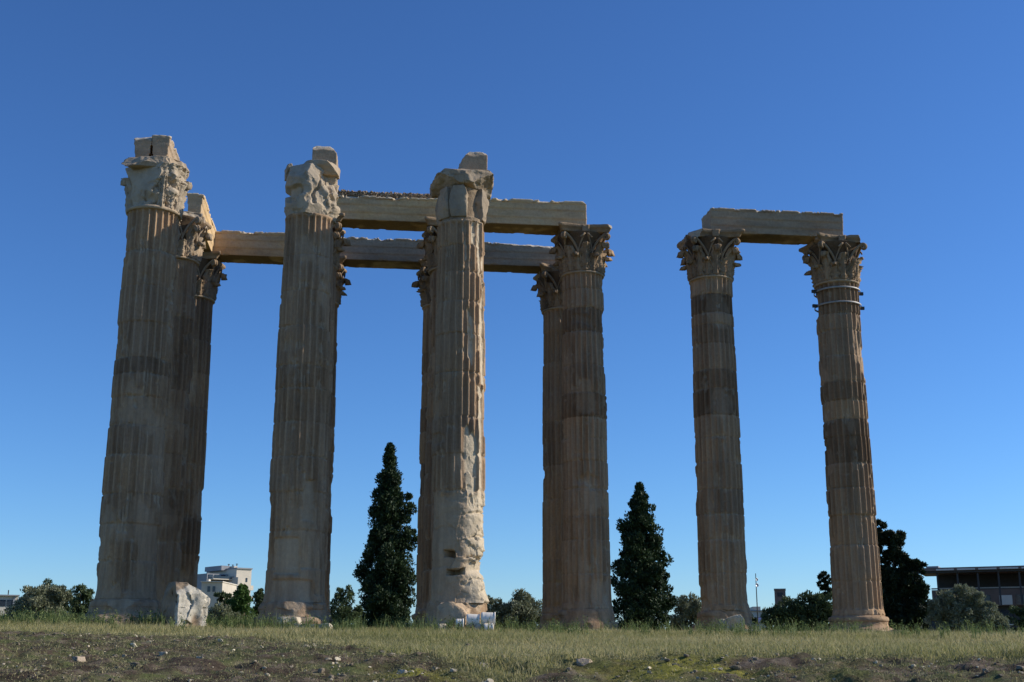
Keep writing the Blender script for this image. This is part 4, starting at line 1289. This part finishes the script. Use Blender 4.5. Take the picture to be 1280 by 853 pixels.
h.box('chimney', 249, 252, 723, 727, 2, 3, M['renderw'])
h = House('low_house', 'narrow cream house between the low house and the white pillar of the apartment block', 'building', 280, 175, R(8), GH)
h.box('wall', 272, 286, 729, 999, 0, 8, M['render'])
h.box('roof', 271.5, 286.5, 728, 729, -0.3, 8.3, M['renderd'])
h.box('window', 276, 279, 734, 740, -0.05, 0.08, M['glass'])

h = House('flat_roofed_building', 'low white building with a dark window band at the left edge', 'building', 2, 150, R(5), GH)
h.box('wall', -30, 19, 745, 999, 0, 10, M['renderw'])
h.box('roof', -31, 20, 743.6, 745, -0.4, 10.4, M['renderd'])
for x in (-14, -4, 5):
    h.box('window', x, x + 7.5, 750, 758, -0.06, 0.08, M['glass'])
h.box('pier', 12.5, 15, 746, 999, -0.12, 0.05, M['renderd'])
mb = MB()
mb.tube(np.array([[h.X(9), 3, h.Z(744)], [h.X(9), 3, h.Z(736)]]), 0.06, 5)
mb.build('antenna', M['iron'], h.t)

h = House('pergola_building', 'long building with an open roof terrace under a brown slatted canopy at the right', 'building', 1225, 112, R(-4), GH)
h.box('wall', 1148, 1340, 757, 999, 2, 14, M['shadecloth'])
h.box('back_wall', 1168, 1340, 709, 757, 6.5, 7.0, M['shadecloth'])
rf = h.box('canopy', 1148, 1340, 708.5, 712.5, 0, 8, M['brownmetal'])
for k in range(7):
    h.box('skylight', 1176 + k * 27, 1199 + k * 27, 710.2, 712.2, -0.08, 0.0, M['roofpale'], rf)
h.box('fascia_beam', 1148, 1340, 712.7, 715, 0.2, 0.6, M['shadecloth'])
h.box('roof_box', 1160, 1176, 704.5, 708.4, 2, 5, M['renderd'])
for k in range(8):
    x = 1149 + k * 26
    h.box('post', x, x + 2.2, 715, 757, 0.4, 0.7, M['shadecloth'])
tr = h.box('parapet', 1166, 1340, 736, 757, 1.2, 1.6, M['brownmetal'])
h.box('rail', 1166, 1340, 733.5, 735.2, 1.1, 1.3, M['steel'])
for k, x in enumerate((1196, 1228, 1252, 1272)):
    h.box('window', x, x + (13 if k < 2 else 16), 744, 756, 1.12, 1.22, M['glass'] if k != 2 else M['roofpale'])
for k in range(6):
    x = 1180 + k * 24
    w_ = h.box('window', x, x + 14, 762, 780, 1.9, 2.02, M['glass'])
    h.box('sill', x - 0.6, x + 14.6, 780, 781.5, 1.8, 1.95, M['renderw'], w_)

h = House('white_house', 'small white house with a blue awning right of the dark banded column', 'building', 950, 118, R(6), GH)
h.box('wall', 938, 962, 764, 999, 0, 7, M['renderw'])
h.box('roof', 937.4, 962.6, 763, 764, -0.3, 7.3, M['renderd'])
h.box('stair_head', 945, 955, 757.5, 763, 2, 5, M['render'])
h.box('window', 952, 958, 768, 775, -0.05, 0.08, M['glass'])
aw = MB()
aw.add(np.array([[h.X(937), -1.6, h.Z(778)], [h.X(952), -1.6, h.Z(778)], [h.X(952), -0.05, h.Z(772)], [h.X(937), -0.05, h.Z(772)],
                 [h.X(937), -1.6, h.Z(779)], [h.X(952), -1.6, h.Z(779)], [h.X(952), -0.05, h.Z(773)], [h.X(937), -0.05, h.Z(773)]]),
       [[0, 1, 2, 3], [4, 7, 6, 5], [0, 4, 5, 1], [1, 5, 6, 2], [2, 6, 7, 3], [3, 7, 4, 0]])
aw.build('awning', M['awning'], h.t)

h = House('rooftop_block', 'dark brown block of a rooftop showing above the wide dark bush', 'building', 977, 150, R(0), GH)
h.box('wall', 970.5, 984.5, 737, 999, 0, 4, M['brownmetal'])
h.box('roof', 970, 985, 736, 737, -0.2, 4.2, M['renderd'])
h.box('vent', 974, 981, 741, 746, -0.06, 0.06, M['shadecloth'])

p = at(948, 790, 104)
gz = float(ground_z(p[0], p[1]))
t = thing('antenna_mast', 'thin mast with two small dishes standing above the white house', 'antenna', (p[0], p[1], gz))
zt = at(948, 717, 104)[2] - gz
mb = MB()
mb.tube(np.array([[0, 0, -0.3], [0, 0, zt * 0.5], [0, 0, zt]]), [0.07, 0.05, 0.03], 6)
mb.build('pole', M['iron'], t)
for z_, r_ in ((zt - 0.5, 0.13), (zt - 0.95, 0.17)):
    a = lathe('dish', t, [(0, 0.01), (0.02, r_ * 0.6), (0.07, r_), (0.075, r_ * 0.97), (0.03, r_ * 0.58), (0.012, 0.01)], 20, M['lampdark'], 4, 0.0)
    a.rotation_euler = (R(80), 0, R(20))
    a.location = (0.0, -0.10, z_)


# ------------------------------------------------------------------ grass, weeds, gravel
def blades(pos, h, wid, rs, lean=0.35, seg=2):
    n = len(pos)
    a = rs.uniform(0, 2 * np.pi, n)
    side = np.stack([np.cos(a), np.sin(a), 0 * a], -1)
    b = rs.uniform(0, 2 * np.pi, n)
    ln = np.stack([np.cos(b), np.sin(b), 0 * b], -1) * (lean * rs.random(n) * h)[:, None]
    w_ = side * np.broadcast_to(wid, (n,))[:, None]
    up = np.array([0, 0, 1.0])
    m = pos + ln * 0.3 + up * (h * 0.55)[:, None]
    t = pos + ln + up * h[:, None]
    v = np.stack([pos - w_, pos + w_, m + w_ * 0.7, m - w_ * 0.7, t], 1).reshape(-1, 3)
    k = np.arange(n)[:, None] * 5
    return v, k + np.array([[0, 1, 2, 3]]), k + np.array([[3, 2, 4]])


def scatter(n, d0, d1, rs, power=1.0, amax=0.47):
    d = (d0 ** power + (d1 ** power - d0 ** power) * rs.random(n)) ** (1 / power)
    a = rs.uniform(-amax, amax, n) + YAW
    x, y = CAM[0] + d * np.sin(a), CAM[1] + d * np.cos(a)
    return x, y, d


rs = np.random.default_rng(91)
x, y, d = scatter(420000, 16.5, 55, rs, 1.0)
tm = turf_mask(x, y)
p3 = np.stack([x, y, 0 * x], -1)
pat = fbm(p3 * 0.5, 4, 61)
keep = rs.random(len(x)) < np.clip(tm * (0.75 + 0.5 * pat) + 0.05 + 0.22 * sst(-0.1, 0.3, fbm(p3 * 0.9, 4, 63)), 0, 1)
x, y, d, pat, tm = x[keep], y[keep], d[keep], pat[keep], tm[keep]
hgt = rs.gamma(4, 0.021, len(x)) * (0.75 + 0.8 * pat + 0.25 * sst(26, 40, d)) * (0.38 + 0.62 * tm) + 0.025
v, q, t3 = blades(np.stack([x, y, ground_z(x, y) - 0.015], -1), hgt, rs.uniform(0.004, 0.010, len(x)), rs, 1.1)
hue = np.clip(0.46 + 0.45 * fbm(np.stack([x, y, 0 * x], -1) * 0.35, 3, 71) + 0.28 * rs.normal(size=len(x)), 0, 1)
tag(mesh_np('grass', v, [q, t3], M['grass'], None, False, {'hue': np.repeat(hue, 5)}), 'short dry green grass over the mound before the temple', 'grass', None, 'stuff')

# taller weeds along the crest and round the column feet
n = 8000
x, y, d = scatter(n, 36, 50, rs, 1.0)
foot = np.zeros(n)
for c in COLS:
    foot = np.maximum(foot, np.exp(-((np.hypot(x - c[0] * SX, y - c[1] * SY + 1.0) - 0.6) / 1.3) ** 2))
left = sst(0.02, -0.25, np.arctan2(x - CAM[0], y - CAM[1]) - YAW)
keep = rs.random(n) < np.clip(0.16 + 0.8 * foot * (0.4 + 0.6 * left) + 0.35 * left, 0, 1) * sst(-0.3, 0.3, fbm(np.stack([x, y, 0 * x], -1) * 0.8, 3, 81))
x, y = x[keep], y[keep]
k = 7
xx = np.repeat(x, k) + rs.normal(0, 0.06, len(x) * k)
yy = np.repeat(y, k) + rs.normal(0, 0.06, len(x) * k)
hh = np.repeat(rs.uniform(0.22, 0.62, len(x)), k) * rs.uniform(0.6, 1.1, len(xx))
v, q, t3 = blades(np.stack([xx, yy, ground_z(xx, yy) - 0.02], -1), hh, rs.uniform(0.006, 0.014, len(xx)), rs, 0.45)
# seed heads and leaves on the stems
tips = v.reshape(-1, 5, 3)[:, 4]
base_ = v.reshape(-1, 5, 3)[:, 0]
ii = rs.integers(0, len(tips), 30000)
f_ = rs.uniform(0.3, 1.0, 30000)[:, None]
(lv, lq) = leaves(base_[ii] * (1 - f_) + tips[ii] * f_ + rs.normal(0, 0.03, (30000, 3)), rs.normal(size=(30000, 3)) + np.array([0, 0, 0.5]), rs.uniform(0.02, 0.05, 30000), 0.35, rs)
hue = np.concatenate([np.repeat(rs.random(len(xx)), 5), np.repeat(rs.random(30000), 4)])
tag(mesh_np('tall_weeds', np.concatenate([v, lv]), [np.concatenate([q, lq + len(v)]), t3], M['tallweed'], None, False, {'hue': hue}), 'tall leafy weeds around the column feet', 'weeds', None, 'stuff')

# low weeds creeping over the bare bank
n = 230000
x, y, d = scatter(n, 16.5, 31, rs, 1.0)
p3 = np.stack([x, y, 0 * x], -1)
keep = rs.random(n) < np.clip(sst(-0.10, 0.20, fbm(p3 * 1.6, 4, 101)) * 0.8 + 0.14, 0, 1) * (1 - 0.8 * turf_mask(x, y))
x, y = x[keep], y[keep]
c = np.stack([x, y, ground_z(x, y) + rs.uniform(0.0, 0.07, len(x))], -1)
v, q = leaves(c, rs.normal(size=c.shape) + np.array([0, 0, 0.6]), rs.uniform(0.008, 0.026, len(x)), 0.3, rs)
hue = np.clip(0.50 + 0.5 * fbm(np.stack([x, y, 0 * x], -1) * 0.9, 3, 111) + 0.25 * rs.normal(size=len(x)), 0, 1)
tag(mesh_np('low_weeds', v, q, M['weed'], None, False, {'hue': np.repeat(hue, 4)}), 'low dry weeds over the rubble bank', 'weeds', None, 'stuff')

# rubble: countless chips of stone on the bank
mb = MB()
n = 15000
x, y, d = scatter(n, 16.4, 31, rs, 1.0)
tm = turf_mask(x, y)
keep = rs.random(n) < (1 - 0.85 * tm) * np.clip(0.35 + 0.9 * fbm(np.stack([x, y, 0 * x], -1) * 0.6, 3, 121), 0.06, 1)
tones = []
for X_, Y_ in zip(x[keep], y[keep]):
    v, f = protos[rs.integers(14)]
    r_ = min(0.085, 0.010 + rs.exponential(0.015))
    mb.add(v * r_ * np.array([1, 1, 0.6]) + np.array([X_, Y_, float(ground_z(X_, Y_)) + r_ * 0.1]), f)
    tones += [rs.choice([0.0, 0.0, 0.1, 0.2, 0.4, 0.7, 1.0])] * len(v)
gr = mb.build('rubble', M['pale'], None, False, attrs={'tone': np.array(tones), 'fresh': 0.0})
tag(gr, 'pale and grey stone chips strewn over the bare bank', 'rubble', None, 'stuff')
for (px, py, r_, lab) in ((605, 829, 0.07, 'white rounded stone in the grass gap at the bottom middle'), (206, 809, 0.06, 'flat white stone on the upper bank below the leftmost column'),
                          (100, 816, 0.10, 'pale grey stone on the bank at the lower left'), (732, 832, 0.11, 'long grey stone on the bank below the banded column'),
                          (250, 823, 0.045, 'small bright white stone on the bank below the marble block'), (505, 842, 0.07, 'pale stone by the mossy patch at the bottom')):
    dist = float(np.interp(py, [809, 822, 853], [21.5, 20.5, 18.2]))
    p = at(px, py, dist)
    z_ = float(ground_z(p[0], p[1]))
    rock('small_stone', lab, (p[0], p[1], z_ - r_ * 0.25), (r_ * 2.4, r_ * 1.6, r_ * 1.1), random.uniform(0, 3), int(px), M['beamgrey' if r_ > 0.09 else 'pale'], cuts=[((0.5, -0.3, 1), r_ * 1.2, 0.03), ((-0.8, -0.4, 0.6), r_ * 1.0, 0.03)], rough=0.3, fresh=0.2, res=r_ * 0.22)
